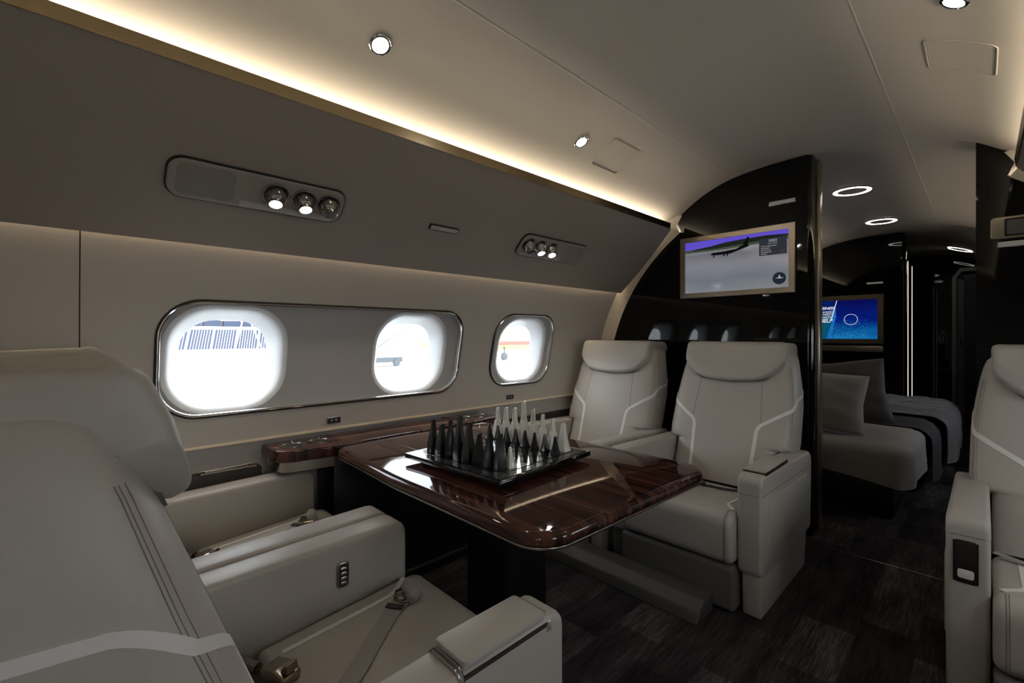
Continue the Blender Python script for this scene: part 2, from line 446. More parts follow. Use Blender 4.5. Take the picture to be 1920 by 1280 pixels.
# ceiling: three panels with recessed joints, again behind the bulkhead
cl = struct('ceiling', 'beige vaulted ceiling panels')
def ceil_panel(d0, d1, ya, yb, parent=cl):
    n = 14; pr = [(d0 + (d1 - d0) * i / n) for i in range(n + 1)]
    loop = [(d, ceil_z(d)) for d in pr] + [(d, ceil_z(d) + 0.012) for d in pr[::-1]]
    return MB().loft([[(CX + d, y, z) for d, z in loop] for y in (ya, yb)]).build('ceiling_panel', 'ceiling', parent)
for ya, yb in ((Y_MIN, YB - 0.001), (YB + 0.003, 5.6), (5.603, Y_MAX)):
    ceil_panel(-1.02, -0.4115, ya, yb); ceil_panel(-0.4085, 0.4085, ya, yb); ceil_panel(0.4115, 1.02, ya, yb)
for d in (-0.41, 0.41):
    MB().box(CX + d - 0.0022, CX + d + 0.0022, Y_MIN, 5.6, ceil_z(d) - 0.0015, ceil_z(d) + 0.006).build('joint_highlight', 'joint_highlight', cl)  # pale strip painting in the highlight along the ceiling joint
pr = [(-1.1 + 2.2 * i / 30) for i in range(31)]
MB().loft([[(CX + d, y, ceil_z(d) + o) for d, o in [(d, 0.016) for d in pr] + [(d, 0.03) for d in pr[::-1]]] for y in (Y_MIN, Y_MAX)]).build('ceiling_backing', 'ceiling', cl)

fl = MB().box(CX - 1.5, CX + 1.5, Y_MIN, Y_MAX, -0.03, 0.0).build('floor', 'carpet'); sobj(fl, 'dark striped carpet floor')
tw = MB().box(-0.64, -0.02, 2.932, 2.946, 0.0, 0.004, 0.0015).build('threshold_strip', 'dark_chrome', fl)
# end walls
sobj(MB().box(CX - 1.5, CX + 1.5, Y_MIN - 0.05, Y_MIN, 0, 2.3).build('wall_forward', 'wall_panel'), 'plain forward wall behind the photographer')
sobj(MB().box(CX - 1.5, CX + 1.5, Y_MAX, Y_MAX + 0.05, 0, 2.3).build('wall_far', 'lacquer'), 'black lacquer wall at the far end of the corridor')

# bulkheads
def bulk_outline(x_in, sgn, z_top_pad=0.002, rad=RB):
    """outline in XZ from the aisle edge x_in outwards"""
    pts = [(x_in, 0.0)]
    d_in = (x_in - CX) * sgn
    pts2 = []
    n = 16
    dl = 0.80
    for i in range(n + 1):
        d = d_in + (dl - d_in) * i / n; pts2.append((CX + sgn * d, ceil_z(d) - z_top_pad))
    zt = 1.865
    for i in range(21):
        z = zt + (0.0 - zt) * i / 20; pts2.append((CX + sgn * wall_x(z, rad), z))
    return pts + pts2
def bulkhead(name, x_in, sgn, y0, y1, label, rad=RB):
    ol = bulk_outline(x_in, sgn, rad=rad)
    o = MB().prism(ol, y0, y1, 0.0, m=lambda p, q, a: (p, a, q)).build(name, 'lacquer', None, 25)
    return sobj(o, label)
XE = -0.70
b1 = bulkhead('wall_aft_left', XE, -1, YB, YB + 0.16, 'black lacquer bulkhead behind the two aft seats')
# rounded glossy end post and bronze jamb
zt = ceil_z(XE - CX) - 0.004
MB().prism([(XE + 0.022 * math.sin(t), YB + 0.06 - 0.06 * math.cos(t)) for t in [PI * i / 12 for i in range(13)]], 0.0, zt).build('end_post', 'lacquer', b1)
MB().box(XE, XE + 0.030, YB + 0.121, YB + 0.20, 0.0, zt, 0.004).build('door_jamb', 'champagne', b1)
b2 = bulkhead('wall_aft_right', -0.025, 1, YB, YB + 0.16, 'black lacquer bulkhead on the right of the doorway')
b3 = bulkhead('wall_bedroom', -0.57, -1, 6.0, 6.2, 'black lacquer wall at the foot of the bed', rad=R)
MB().prism([(-0.57 + 0.03 * math.sin(t), 6.1 - 0.1 * math.cos(t)) for t in [PI * i / 12 for i in range(13)]], 0.0, ceil_z(0.12) - 0.005).build('end_post', 'lacquer', b3)
b4 = bulkhead('wall_closet', -0.02, 1, 5.5, 5.7, 'black wall on the right of the bedroom corridor', rad=R)
# beige rims where wall and ceiling meet the bulkhead
for sgn, nm in ((-1, 'trim_1'), (1, 'trim_2')):
    rim = []
    zs = [0.0 + 1.86 * i / 30 for i in range(31)]
    inner = [(wall_x(z, RB - 0.001), z) for z in zs] + [(0.80, 1.90), (0.755, 1.975)]
    outer = [(wall_x(z, R + 0.02) if z < 1.45 else wall_x(1.45, R + 0.02) - (z - 1.45) * 0.75, z) for z in zs] + [(0.90, 1.905), (0.82, 1.975)]
    loop_a = [(CX + sgn * d, z) for d, z in inner]; loop_b = [(CX + sgn * d, z) for d, z in outer]
    mb = MB()
    n = len(inner)
    ring = lambda y0, y1: None
    vs = [(x, YB - 0.001, z) for x, z in loop_a] + [(x, YB - 0.075, z) for x, z in loop_b]
    mb.add(vs, [(i, i + 1, n + i + 1, n + i) for i in range(n - 1)])
    o = mb.build(nm, 'wall_rim'); sobj(o, 'beige curved rim where the %s wall meets the bulkhead' % ('left' if sgn < 0 else 'right'))
# ------------------------------------------------------------------ seats
SW, AW = 0.72, 0.095            # overall width, arm width
IW = SW - 2 * AW
ARM_Z = 0.585; ARM_F = 0.40; ARM_R = -0.36
TH = math.radians(20)
BN = Vector((0, math.cos(TH), math.sin(TH))); BS = Vector((0, -math.sin(TH), math.cos(TH)))
BASE = Vector((0, -0.058, 0.385))
W_TAB = [(0, IW - 0.01), (0.205, IW - 0.01), (0.212, 0.60), (0.222, 0.628), (0.27, 0.640), (0.42, 0.632), (0.53, 0.608), (0.62, 0.582), (0.67, 0.562), (0.70, 0.544), (0.718, 0.515), (0.730, 0.46), (0.735, 0.38)]
D_TAB = [(0, 0.20), (0.19, 0.20), (0.24, 0.25), (0.45, 0.25), (0.62, 0.205), (0.70, 0.195), (0.718, 0.18), (0.730, 0.14), (0.735, 0.09)]
SP = 5.0
SHEAR = [(0, 0), (0.22, 0.0), (0.40, 0.8), (0.55, 1.0), (0.74, 1.0)]   # the upper back is cut level
def b_surf(phi, h, off=0.0):
    wd = interp(W_TAB, h) / 2; d = interp(D_TAB, h) / 2
    c, s = math.cos(phi), math.sin(phi)
    x = wd * math.copysign(abs(c) ** (2 / SP), c); n = d * math.copysign(abs(s) ** (2 / SP), s)
    nx = math.copysign(abs(x / wd) ** (SP - 1), x) / wd; nn = math.copysign(abs(n / d) ** (SP - 1), n) / d
    L = math.hypot(nx, nn) or 1; nx /= L; nn /= L
    dmax = interp(D_TAB, min(h, 0.62)) / 2
    N = Vector((nx, 0, 0)) + BN * nn
    sh_ = interp(SHEAR, h) * (dmax - n) * math.tan(TH)
    P = BASE + BS * (h + sh_) + Vector((x, 0, 0)) + BN * (n - dmax)
    return P + N * off, N
def phi_of(x, h):
    wd = interp(W_TAB, h) / 2; k = min(1.0, abs(x) / wd) ** (SP / 2)
    a = math.acos(k); return a if x >= 0 else PI - a
def dense(path, n=8):
    out = []
    for (a, b), (c, d) in zip(path, path[1:]):
        out += [(a + (c - a) * i / n, b + (d - b) * i / n) for i in range(n)]
    return out + [path[-1]]
def ribbon(path, width, off, name, m, parent):
    pts = [b_surf(p, h, off) for p, h in path]
    mb = MB(); L = []; Rr = []
    for i, (P, N) in enumerate(pts):
        a = pts[max(0, i - 1)][0]; c = pts[min(len(pts) - 1, i + 1)][0]
        t = (c - a).normalized(); s = t.cross(N).normalized() * width / 2
        L.append((P + s, P + s - N * (off + 0.002))); Rr.append((P - s, P - s - N * (off + 0.002)))
    mb.loft([[l[1], l[0], r[0], r[1]] for l, r in zip(L, Rr)])
    return mb.build(name, m, parent)
def lift(mb_pts): return mb_pts
def x_ribbon(pts, width, name, m, parent, th=0.004):
    """flat strap following 3-D points, width across (horizontal perpendicular)"""
    P = [Vector(p) for p in pts]; rings = []
    for i, p in enumerate(P):
        t = (P[min(i + 1, len(P) - 1)] - P[max(i - 1, 0)]).normalized()
        s = t.cross(Vector((0, 0, 1)))
        s = s.normalized() * width / 2 if s.length > 1e-4 else Vector((width / 2, 0, 0))
        n = s.cross(t).normalized() * th
        rings.append([p - s, p + s, p + s + n, p - s + n])
    return MB().loft(rings).build(name, m, parent)
CUSH = rpoly([(0.445, 0.205), (0.452, 0.425), (-0.02, 0.388), (-0.06, 0.205)], [0.045, 0.055, 0.02, 0.02], 7)
def cush_z(y): return 0.425 + (0.388 - 0.425) * (0.452 - y) / 0.472
yz = lambda p, q, a: (a, p, q)
def make_seat(label, loc, rz, aisle, lid='wood', niche=False, control=True, belt='folded', az=ARM_Z, z0=0.175):
    """aisle: local x sign of the side that faces the aisle"""
    t = thing('armchair', label, 'armchair', loc, rz, 'cream leather cabin armchairs')
    xi = IW / 2
    # base
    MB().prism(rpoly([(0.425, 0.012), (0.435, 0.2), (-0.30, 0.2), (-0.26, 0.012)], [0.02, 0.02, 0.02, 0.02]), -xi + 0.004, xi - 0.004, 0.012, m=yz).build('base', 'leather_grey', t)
    # cushion
    cu = MB().prism(CUSH, -xi + 0.003, xi - 0.003, 0.028, 4, m=yz).build('seat_cushion', 'leather', t)
    for s in (-1, 1):
        path = [(s * (xi - 0.070), 0.02), (s * (xi - 0.070), 0.30), (s * (xi - 0.060), 0.325), (s * (xi - 0.02), 0.375)]
        x_ribbon([(x, y, cush_z(y) + 0.0005) for x, y in [(path[i][0] + (path[i + 1][0] - path[i][0]) * k / 5, path[i][1] + (path[i + 1][1] - path[i][1]) * k / 5) for i in range(3) for k in range(6 if i == 2 else 5)]], 0.013, 'accent_band', 'leather_band', cu, 0.0015)
        for e in (0, 0.006):
            MB().tube([(s * (xi - 0.029 - e), *p) for p in inset(CUSH, -0.0004)[2:16]], 0.0009, 5).build('stitch_line', 'leather_seam', cu)
    # back
    hs = [0, 0.05, 0.12, 0.18, 0.205, 0.212, 0.222, 0.245, 0.27, 0.33, 0.42, 0.48, 0.53, 0.57, 0.60, 0.63, 0.65, 0.67, 0.685, 0.70, 0.710, 0.718, 0.725, 0.730, 0.735]
    n = 56
    bk = MB().loft([[b_surf(2 * PI * k / n + 0.001, h)[0] for k in range(n)] for h in hs]).build('backrest', 'leather', t, 38)
    for s in (-1, 1):
        mir = (lambda p: p) if s > 0 else (lambda p: PI - p)
        FX = lambda lst: [(mir(phi_of(x, h)), h) for x, h in dense(lst, 10)]
        path = [(mir(p), h) for p, h in dense([(-0.9, 0.535), (0.0, 0.470), (0.45, 0.412)], 14)] + FX([(0.294, 0.404), (0.178, 0.322), (0.166, 0.305), (0.161, 0.285), (0.150, 0.06)])
        ribbon(path, 0.0175, 0.0016, 'accent_band', 'leather_band', bk)
        path = FX([(0.160, 0.56), (0.172, 0.40), (0.178, 0.335)])
        ribbon(path, 0.0022, 0.0006, 'stitch_line', 'leather_seam', bk)
        # bolster seams along the edge of the side
        for e in (0.0, 0.10, 0.16):
            path = [(mir(0.55 - e), h) for _, h in dense([(0, 0.24), (0, 0.45), (0, 0.63)], 10)]
            ribbon(path, 0.0012, 0.0004, 'stitch_line', 'leather_seam', bk)
    # headrest: front flap plus a cap that wraps over the top
    def hm(p, q, a): v = BASE + BS * (q + max(0.0, -a) * math.tan(TH)) + Vector((p, 0, 0)) + BN * a; return tuple(v)
    top_h = 0.774
    fl = rpoly([(-0.236, 0.715), (-0.256, 0.690), (-0.238, 0.61), (-0.160, 0.555), (0.0, 0.542), (0.160, 0.555), (0.238, 0.61), (0.256, 0.690), (0.236, 0.715)], [0.01, 0.02, 0.075, 0.09, 0.25, 0.09, 0.075, 0.02, 0.01], 6)
    HB = [(0, 0.543), (0.08, 0.547), (0.14, 0.555), (0.18, 0.570), (0.21, 0.593), (0.232, 0.616), (0.245, 0.632), (0.256, 0.646), (0.27, 0.65)]
    def jprof(x, d):
        hb = interp(HB, abs(x)); ni = interp([(0, 0.004), (0.15, 0.0), (0.20, -0.015), (0.235, -0.045), (0.26, -0.08)], abs(x))
        return inset(rpoly([(-0.225, 0.694), (ni - 0.02, 0.692), (ni, min(0.682, hb + 0.05)), (min(0.006, ni * 0.4 + 0.006), hb), (0.040, hb), (0.046, hb + 0.06), (0.040, top_h), (-0.185, top_h - 0.008)][::-1], [0.05, 0.04, 0.03, 0.020, 0.006, 0.012, 0.02, 0.012], 6), d)
    xs = [(-0.258, 0.016), (-0.2555, 0.009), (-0.250, 0.004), (-0.243, 0.001)] + [(-0.235 + 0.47 * i / 24, 0) for i in range(25)] + [(0.243, 0.001), (0.250, 0.004), (0.2555, 0.009), (0.258, 0.016)]
    hd = MB().loft([[hm(x, q, p) for p, q in jprof(x, d)] for x, d in xs]).build('headrest', 'leather', t, 62)
    # dark sheet that paints in the shade round the flap
    MB().prism([(max(-0.205, min(0.205, x)), min(h, 0.655)) for x, h in inset(fl, -0.004)], -0.012, 0.0032, 0.0, m=hm).build('headrest_gap_shade', 'leather_seam', hd)
    # armrests
    for s in (-1, 1):
        xo = s * SW / 2; xin = s * (SW / 2 - AW); a0, a1 = min(xo, xin), max(xo, xin)
        ais = (s == aisle)
        low = z0 < 0.1
        prof = rpoly(([(ARM_F - 0.05, z0), (ARM_F, 0.28)] if low else [(ARM_F, z0)]) + [(ARM_F, az), (ARM_R, az - 0.02), (ARM_R + 0.02, z0)], ([0.03, 0.15] if low else [0.03]) + [0.04, 0.06, 0.03], 6)
        arm = MB().prism(prof, a0, a1, 0.014, 3, m=yz).build('armrest', 'leather', t)
        sk = rpoly([(ARM_F - 0.03, 0.0), (ARM_F - 0.02, z0 + 0.01), (ARM_R + 0.05, z0 + 0.01), (ARM_R + 0.09, 0.0)], [0.012, 0.004, 0.004, 0.012], 4)
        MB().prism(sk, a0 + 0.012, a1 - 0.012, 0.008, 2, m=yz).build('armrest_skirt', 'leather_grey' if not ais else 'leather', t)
        # stitched cap line
        zc = az - 0.08 if not niche else az - 0.055
        if ais and lid != 'chrome': MB().tube([(a0 - 0.0003, ARM_R + 0.02, zc - 0.012), (a0 - 0.0003, ARM_F - 0.012, zc), (a0 + 0.012, ARM_F + 0.0003, zc), (a1 - 0.012, ARM_F + 0.0003, zc), (a1 + 0.0003, ARM_F - 0.012, zc), (a1 + 0.0003, ARM_R + 0.02, zc - 0.012)], 0.0011, 5).build('stitch_line', 'leather_seam', arm)
        if ais:
            # raised leather panel on the aisle face
            pn = rpoly([(0.33, 0.475), (-0.27, 0.468), (-0.25, 0.26), (0.33, 0.215)], [0.03, 0.03, 0.06, 0.03], 6)
            pn = pn[::-1]
            if s > 0: MB().prism(pn, xo - 0.004, xo + 0.005, 0.0, 2, m=yz, b1=0.004).build('side_panel', 'leather', arm)
            else: MB().prism(pn, xo - 0.005, xo + 0.004, 0.004, 2, m=yz, b1=0.0).build('side_panel', 'leather', arm)
            if lid == 'wood':
                ld = MB().prism(rrect(a0 + 0.004, a1 - 0.006, 0.04, 0.345, 0.012), ARM_Z - 0.006, ARM_Z + 0.012, 0.003, 2).build('armrest_lid', 'leather', arm)
                MB().prism(rrect(a0 + 0.001, a1 - 0.003, 0.037, 0.348, 0.013), ARM_Z - 0.008, ARM_Z + 0.005, 0.002, 2).build('lid_edge', 'wood', ld)
            elif lid == 'chrome':
                ld = MB().prism(rrect(a0 + 0.003, a1 - 0.001, 0.135, 0.342, 0.010), ARM_Z - 0.006, ARM_Z + 0.009, 0.004, 2).build('armrest_lid', 'leather', arm)
                for y in (0.128, 0.349):
                    for e in (-0.004, 0.004):
                        MB().tube([(a0 + 0.004, y + e, ARM_Z - 0.016), (a0 + 0.012, y + e, ARM_Z - 0.002), (a1 - 0.012, y + e, ARM_Z - 0.002), (a1 - 0.001, y + e, ARM_Z - 0.015), (a1 + 0.001, y + e, ARM_Z - 0.03)], 0.0028, 6).build('lid_trim', 'chrome', ld)
                MB().box(a1 - 0.001, a1 + 0.0012, 0.132, 0.345, ARM_Z - 0.020, ARM_Z - 0.012).build('lid_groove', 'dark_gap', ld)
            if niche:
                nz = MB().prism(rrect(a0 + 0.026, a1 - 0.018, 0.421, 0.546, 0.010), ARM_F - 0.004, ARM_F + 0.0035, 0.0, 2, m=lambda p, q, a: (p, a, q), b1=0.002).build('handset_niche', 'black_plastic', arm)
                MB().prism(rrect(a0 + 0.034, a1 - 0.026, 0.436, 0.462, 0.006), ARM_F + 0.003, ARM_F + 0.008, 0.002, 2, m=lambda p, q, a: (p, a, q)).build('handset', 'leather_band', nz)
                MB().tube([(a0 + 0.026, ARM_F + 0.003, 0.424), (a0 + 0.026, ARM_F + 0.003, 0.543), (a1 - 0.018, ARM_F + 0.003, 0.543), (a1 - 0.018, ARM_F + 0.003, 0.424)], 0.002, 6, closed=True).build('niche_rim', 'dark_chrome', nz)
                MB().box(a0 + 0.045, a0 + 0.058, ARM_F + 0.003, ARM_F + 0.0055, 0.487, 0.492).build('indicator', 'chrome', nz)
        elif control:
            # seat control on the inner face of the other arm
            xs = xin; d = -s
            f = lambda p, q, a: (xs + d * a, p, q)
            ct = MB().prism(rrect(0.180, 0.214, 0.452, 0.522, 0.010), -0.002, 0.006, 0.0, 2, m=f, b1=0.003).build('seat_control', 'dark_chrome', arm)
            MB().prism(rrect(0.185, 0.209, 0.458, 0.516, 0.007), 0.004, 0.0068, 0.0, 2, m=f).build('control_face', 'black_plastic', ct)
            for k, z in enumerate((0.467, 0.480, 0.493, 0.506)):
                MB().prism(rrect(0.188, 0.206, z - 0.0035, z + 0.0035, 0.003, 3), 0.006, 0.0095, 0.0, 2, m=f, b1=0.0012).build('control_button', 'chrome', ct)
    # seat belt
    if belt == 'folded':
        bx, by = -0.150, 0.325
        x_ribbon([(bx + 0.01, by - 0.02, cush_z(by - 0.02) + 0.006), (bx + 0.03, by - 0.06, cush_z(by - 0.06) + 0.003), (bx + 0.075, by - 0.12, cush_z(by - 0.12) + 0.003), (bx + 0.14, by - 0.20, cush_z(by - 0.2) + 0.003), (bx + 0.22, by - 0.31, cush_z(0.01) + 0.004)], 0.046, 'belt_strap', 'belt', t, 0.003)
        x_ribbon([(bx + 0.014, by - 0.035, cush_z(by - 0.035) + 0.0075), (bx + 0.024, by - 0.05, cush_z(by - 0.05) + 0.0075)], 0.05, 'belt_sleeve', 'belt_dark', t, 0.003)
        zz = cush_z(by) + 0.020
        bu = MB().tube([(bx - 0.026, by + 0.024, zz), (bx - 0.022, by + 0.023, zz), (bx + 0.030, by + 0.008, zz), (bx + 0.034, by + 0.007, zz)], [0.012, 0.020, 0.020, 0.012], 12).build('belt_roll', 'belt', t)
        MB().tube([(bx - 0.028, by + 0.028, zz - 0.009), (bx - 0.036, by - 0.008, zz - 0.009), (bx - 0.006, by - 0.030, zz - 0.011), (bx + 0.026, by - 0.022, zz - 0.009), (bx + 0.036, by + 0.008, zz - 0.009)], 0.0032, 6).build('buckle_loop', 'buckle', t)
        MB().box(bx - 0.018, bx + 0.016, by - 0.026, by + 0.008, zz - 0.014, zz - 0.004, 0.004).build('buckle_plate', 'buckle', t)
        # lift-latch half near the backrest
        lx, ly = -0.115, -0.012; lz = cush_z(ly)
        lt = MB().prism(rpoly([(-0.040, 0.0), (0.040, 0.0), (0.044, 0.022), (0.012, 0.034), (-0.034, 0.028)], 0.008, 4), -0.024, 0.024, 0.006, 3, m=lambda p, q, a: (lx + p * 0.93 - a * 0.35, ly + p * 0.35 + a * 0.93, lz + q)).build('belt_latch', 'buckle', t)
        MB().prism(rpoly([(0.018, 0.028), (0.044, 0.030), (0.040, 0.050), (0.032, 0.046)], 0.003, 3), -0.014, 0.014, 0.002, 2, m=lambda p, q, a: (lx + p * 0.93 - a * 0.35, ly + p * 0.35 + a * 0.93, lz + q)).build('latch_lever', 'buckle', lt)
        MB().tube([(lx - 0.05, ly - 0.03, lz + 0.012), (lx - 0.12, ly - 0.06, lz + 0.012)], [0.012, 0.012], 8).build('belt_anchor', 'buckle', t)
    elif belt == 'across':
        x_ribbon([(-xi + 0.01, 0.02, cush_z(0.02) + 0.012), (-0.10, 0.07, cush_z(0.07) + 0.003), (0.02, 0.09, cush_z(0.09) + 0.003), (0.12, 0.08, cush_z(0.08) + 0.003), (xi - 0.01, 0.015, cush_z(0.015) + 0.014)], 0.024, 'belt_strap', 'belt_dark' if not niche else 'belt', t, 0.003)
        MB().box(0.0, 0.06, 0.068, 0.108, cush_z(0.09) + 0.004, cush_z(0.09) + 0.016, 0.004).build('belt_buckle', 'buckle' if niche else 'belt_dark', t)
    return t
AIS, WIN = -0.970, -1.700
make_seat('cream leather armchair nearest the camera, seen from behind, seat belt lying across its cushion', (AIS, 0.344, 0), 0, 1, lid='chrome')
make_seat('cream leather armchair by the double window, mostly hidden behind the nearest armchair', (WIN, 0.344, 0), 0, 1, lid=None, control=False)
make_seat('cream leather aisle armchair facing the table, wood edged lid on its armrest', (AIS, 2.365, 0), PI, -1, lid='wood', belt='across', control=False)
make_seat('cream leather armchair between the small window and the aft aisle armchair', (WIN - 0.035, 2.365, 0), PI, -1, lid=None, belt='across', control=False)
make_seat('cream leather armchair at the right edge with a black handset niche in its armrest', (0.280, 2.290, 0), PI, 1, lid=None, niche=True, belt='across', control=False, az=0.615, z0=0.03)

# floor plinth in front of the aft pair
pl = MB().prism(rpoly([(1.775, 0.0), (1.93, 0.0), (1.93, 0.075), (1.84, 0.075), (1.79, 0.045)], [0.004, 0, 0, 0.03, 0.02], 4), -2.06, -0.785, 0.008, 2, m=lambda p, q, a: (a, p, q)).build('seat_plinth', 'plinth_grey')
tag(pl, 'long grey plinth on the carpet in front of the aft armchairs', 'plinth')

# ------------------------------------------------------------------ table
TZ = 0.685
tb = thing('dining_table', 'glossy dark wood table with rounded corners between the facing armchairs', 'table', (-1.27, 1.2, 0))
TX0, TX1, TY0, TY1 = -0.60, 0.612, -0.435, 0.425
ol = rpoly([(TX0, TY0 + 0.02), (-0.1, TY0 - 0.005), (TX1 - 0.03, TY0), (TX1, TY1), (-0.1, TY1 + 0.005), (TX0, TY1 - 0.02)], [0.05, 0.5, 0.105, 0.105, 0.5, 0.05], 10)
top = MB().prism(ol, TZ - 0.038, TZ, 0.016, 5, b1=0.019).build('tabletop', 'wood', tb)
MB().prism(inset(ol, 0.006), TZ - 0.043, TZ - 0.0365, 0.0015, 2).build('edge_strip', 'nickel', tb)
for y in (-0.195, 0.212):
    MB().box(TX0 + 0.02, TX1 - 0.015, y - 0.0008, y + 0.0008, TZ - 0.0015, TZ + 0.0005).build('leaf_joint', 'dark_chrome', top)
MB().box(TX0 - 0.012, TX0 + 0.0, TY0 + 0.03, TY1 - 0.03, TZ - 0.03, TZ - 0.004).build('wall_hinge', 'black_satin', tb)
MB().prism(rrect(-0.115, 0.115, -0.115, 0.115, 0.03), 0.02, TZ - 0.075, 0.0).build('pedestal', 'black_satin', tb)
MB().prism(rrect(-0.16, 0.16, -0.16, 0.16, 0.03), 0.0, 0.022, 0.004, 2).build('foot_plate', 'black_satin', tb)
MB().box(-0.30, 0.42, -0.24, 0.24, TZ - 0.078, TZ - 0.040, 0.006).build('slide_frame', 'black_satin', tb)

# console along the wall
cs = thing('side_console', 'wood topped console along the window wall with round cup holders', 'console', (-2.01, 1.165, 0))
CY0, CY1 = -0.585, 0.605
col = rpoly([(-0.112, CY0), (0.085, CY0), (0.118, CY0 + 0.22), (0.118, CY1 - 0.22), (0.085, CY1), (-0.112, CY1)], [0.012, 0.075, 0.04, 0.04, 0.075, 0.012], 8)
ct = MB().prism(col, TZ - 0.045, TZ + 0.004, 0.006, 3).build('console_top', 'wood', cs)
MB().prism(inset(col, 0.018), TZ - 0.088, TZ - 0.046, 0.0).build('metal_band', 'nickel', cs)
for y in (CY0 + 0.085, CY0 + 0.195, CY1 - 0.195, CY1 - 0.085):
    f = lambda x, yy, z, y=y: (0.0 + x * 0.9, y + yy, z)
    cp = MB().lathe([(0.050, TZ + 0.0035), (0.050, TZ + 0.007), (0.044, TZ + 0.0075), (0.042, TZ + 0.0045), (0.001, TZ + 0.0042)], 28, f).build('cup_holder', 'dark_chrome', ct)
    MB().lathe([(0.041, TZ + 0.0046), (0.001, TZ + 0.0048)], 28, f).build('cup_well', 'black_plastic', cp)
    MB().lathe([(0.0045, TZ + 0.004), (0.0045, TZ + 0.021), (0.002, TZ + 0.0225)], 10, f).build('holder_post', 'chrome', cp)
for y in (CY0 + 0.27, CY1 - 0.27):
    MB().box(-0.11, 0.116, y - 0.0012, y + 0.0012, TZ + 0.003, TZ + 0.0046).build('lid_joint', 'black_plastic', ct)
MB().box(-0.10, 0.075, -0.355, CY1 - 0.10, 0.03, TZ - 0.088, 0.006).build('cabinet', 'black_satin', cs)
MB().prism(rrect(-0.10, 0.14, -0.345, CY1 - 0.14, 0.05), 0.0, 0.05, 0.01, 2).build('plinth', 'black_satin', cs)

# dark ledge beside the forward window seat, and its aft twin
for y0, y1, lab, tray in ((-0.9, 0.565, 'dark ledge between the near window armchair and the wall with a recessed tray', True), (1.785, 2.75, 'dark ledge between the aft window armchair and the wall', False)):
    lg = thing('side_ledge', lab, 'ledge', (-2.1, y0, 0))
    xr = 0.036 if tray else -0.002
    MB().box(-0.029, xr, 0, y1 - y0, 0.545, 0.612, 0.004).build('ledge_top', 'ledge', lg)
    MB().box(-0.027, xr - 0.006, 0.02, y1 - y0 - 0.02, 0.0, 0.545).build('ledge_body', 'black_satin', lg)
    if tray:
        a, b = 0.355 - y0, 0.545 - y0
        MB().tube([(-0.022, a, 0.616), (0.028, a, 0.616), (0.028, b, 0.616), (-0.022, b, 0.616)], 0.004, 8, closed=True).build('tray_frame', 'chrome', lg)
        MB().box(-0.020, 0.020, a + 0.02, b - 0.02, 0.611, 0.6145).build('tray_handle', 'dark_chrome', lg)
        pc = MB().box(-0.024, 0.030, 0.16 - y0, 0.335 - y0, 0.611, 0.6132).build('placard', 'black_plastic', lg)
        for k in range(4):
            MB().box(-0.018 + k * 0.010, -0.0155 + k * 0.010, 0.19 - y0, 0.315 - y0 - 0.01 * (k % 3), 0.613, 0.6138).build('print_line', 'print', pc)

# wall sockets
for y, lab in ((0.885, 'small black socket plate on the wall below the double window'), (2.03, 'small black socket plate on the wall below the single window')):
    z = 0.752; x = CX - wall_x(z)
    s = thing('wall_socket', lab, 'socket', (x, y, z))
    f = lambda p, q, a: (a, p, q)
    MB().prism(rrect(-0.034, 0.034, -0.0155, 0.0155, 0.006), -0.003, 0.004, 0.0, m=f, b1=0.002).build('socket_plate', 'dark_chrome', s)
    MB().prism(rrect(-0.028, 0.028, -0.011, 0.011, 0.003), 0.003, 0.0048, 0.0, m=f).build('socket_face', 'black_plastic', s)
    for d in (-0.011, 0.011):
        MB().lathe([(0.0035, 0.004), (0.0035, 0.0062), (0.001, 0.0064)], 10, lambda x, yy, zz, d=d: (zz, d + x, yy)).build('socket_port', 'leather_band', s)

# ------------------------------------------------------------------ chess set
BZ = TZ + 0.034
bd = thing('chess_board', 'square glossy chess board with silver and black squares on the table', 'chess board', (-1.245, 1.135, 0), math.radians(3.5))
BH = 0.243
MB().prism(rrect(-BH, BH, -BH, BH, 0.004, 3), BZ - 0.017, BZ, 0.0015, 2).build('board_slab', 'board_black', bd)
MB().prism(rrect(-BH + 0.045, BH - 0.045, -BH + 0.045, BH - 0.045, 0.003, 3), TZ + 0.0006, BZ - 0.017, 0.0).build('board_foot', 'black_plastic', bd)
SQ = 0.0485; A0 = -4 * SQ
fr = MB()
for (x0, x1, y0, y1) in ((-BH + 0.012, BH - 0.012, -BH + 0.012, A0 - 0.006), (-BH + 0.012, BH - 0.012, -A0 + 0.006, BH - 0.012), (-BH + 0.012, A0 - 0.006, A0 - 0.006, -A0 + 0.006), (-A0 + 0.006, BH - 0.012, A0 - 0.006, -A0 + 0.006)):
    fr.box(x0, x1, y0, y1, BZ - 0.001, BZ + 0.0008)
fr.build('board_border', 'board_border', bd)
proto = {}
for k, m in ((0, 'board_black'), (1, 'board_silver')):
    me = MB().box(-SQ / 2 + 0.0005, SQ / 2 - 0.0005, -SQ / 2 + 0.0005, SQ / 2 - 0.0005, -0.001, 0.0012)
    o = me.build('square', m, bd); proto[k] = o.data
    if k == 0: o.location = (A0 + SQ / 2, A0 + SQ / 2, BZ)
    else: o.location = (A0 + 1.5 * SQ, A0 + SQ / 2, BZ)
for i in range(8):
    for j in range(8):
        if j == 0 and i < 2: continue
        o = bpy.data.objects.new('square', proto[(i + j) % 2]); C.objects.link(o); o.parent = bd
        o.location = (A0 + (i + 0.5) * SQ, A0 + (j + 0.5) * SQ, BZ)
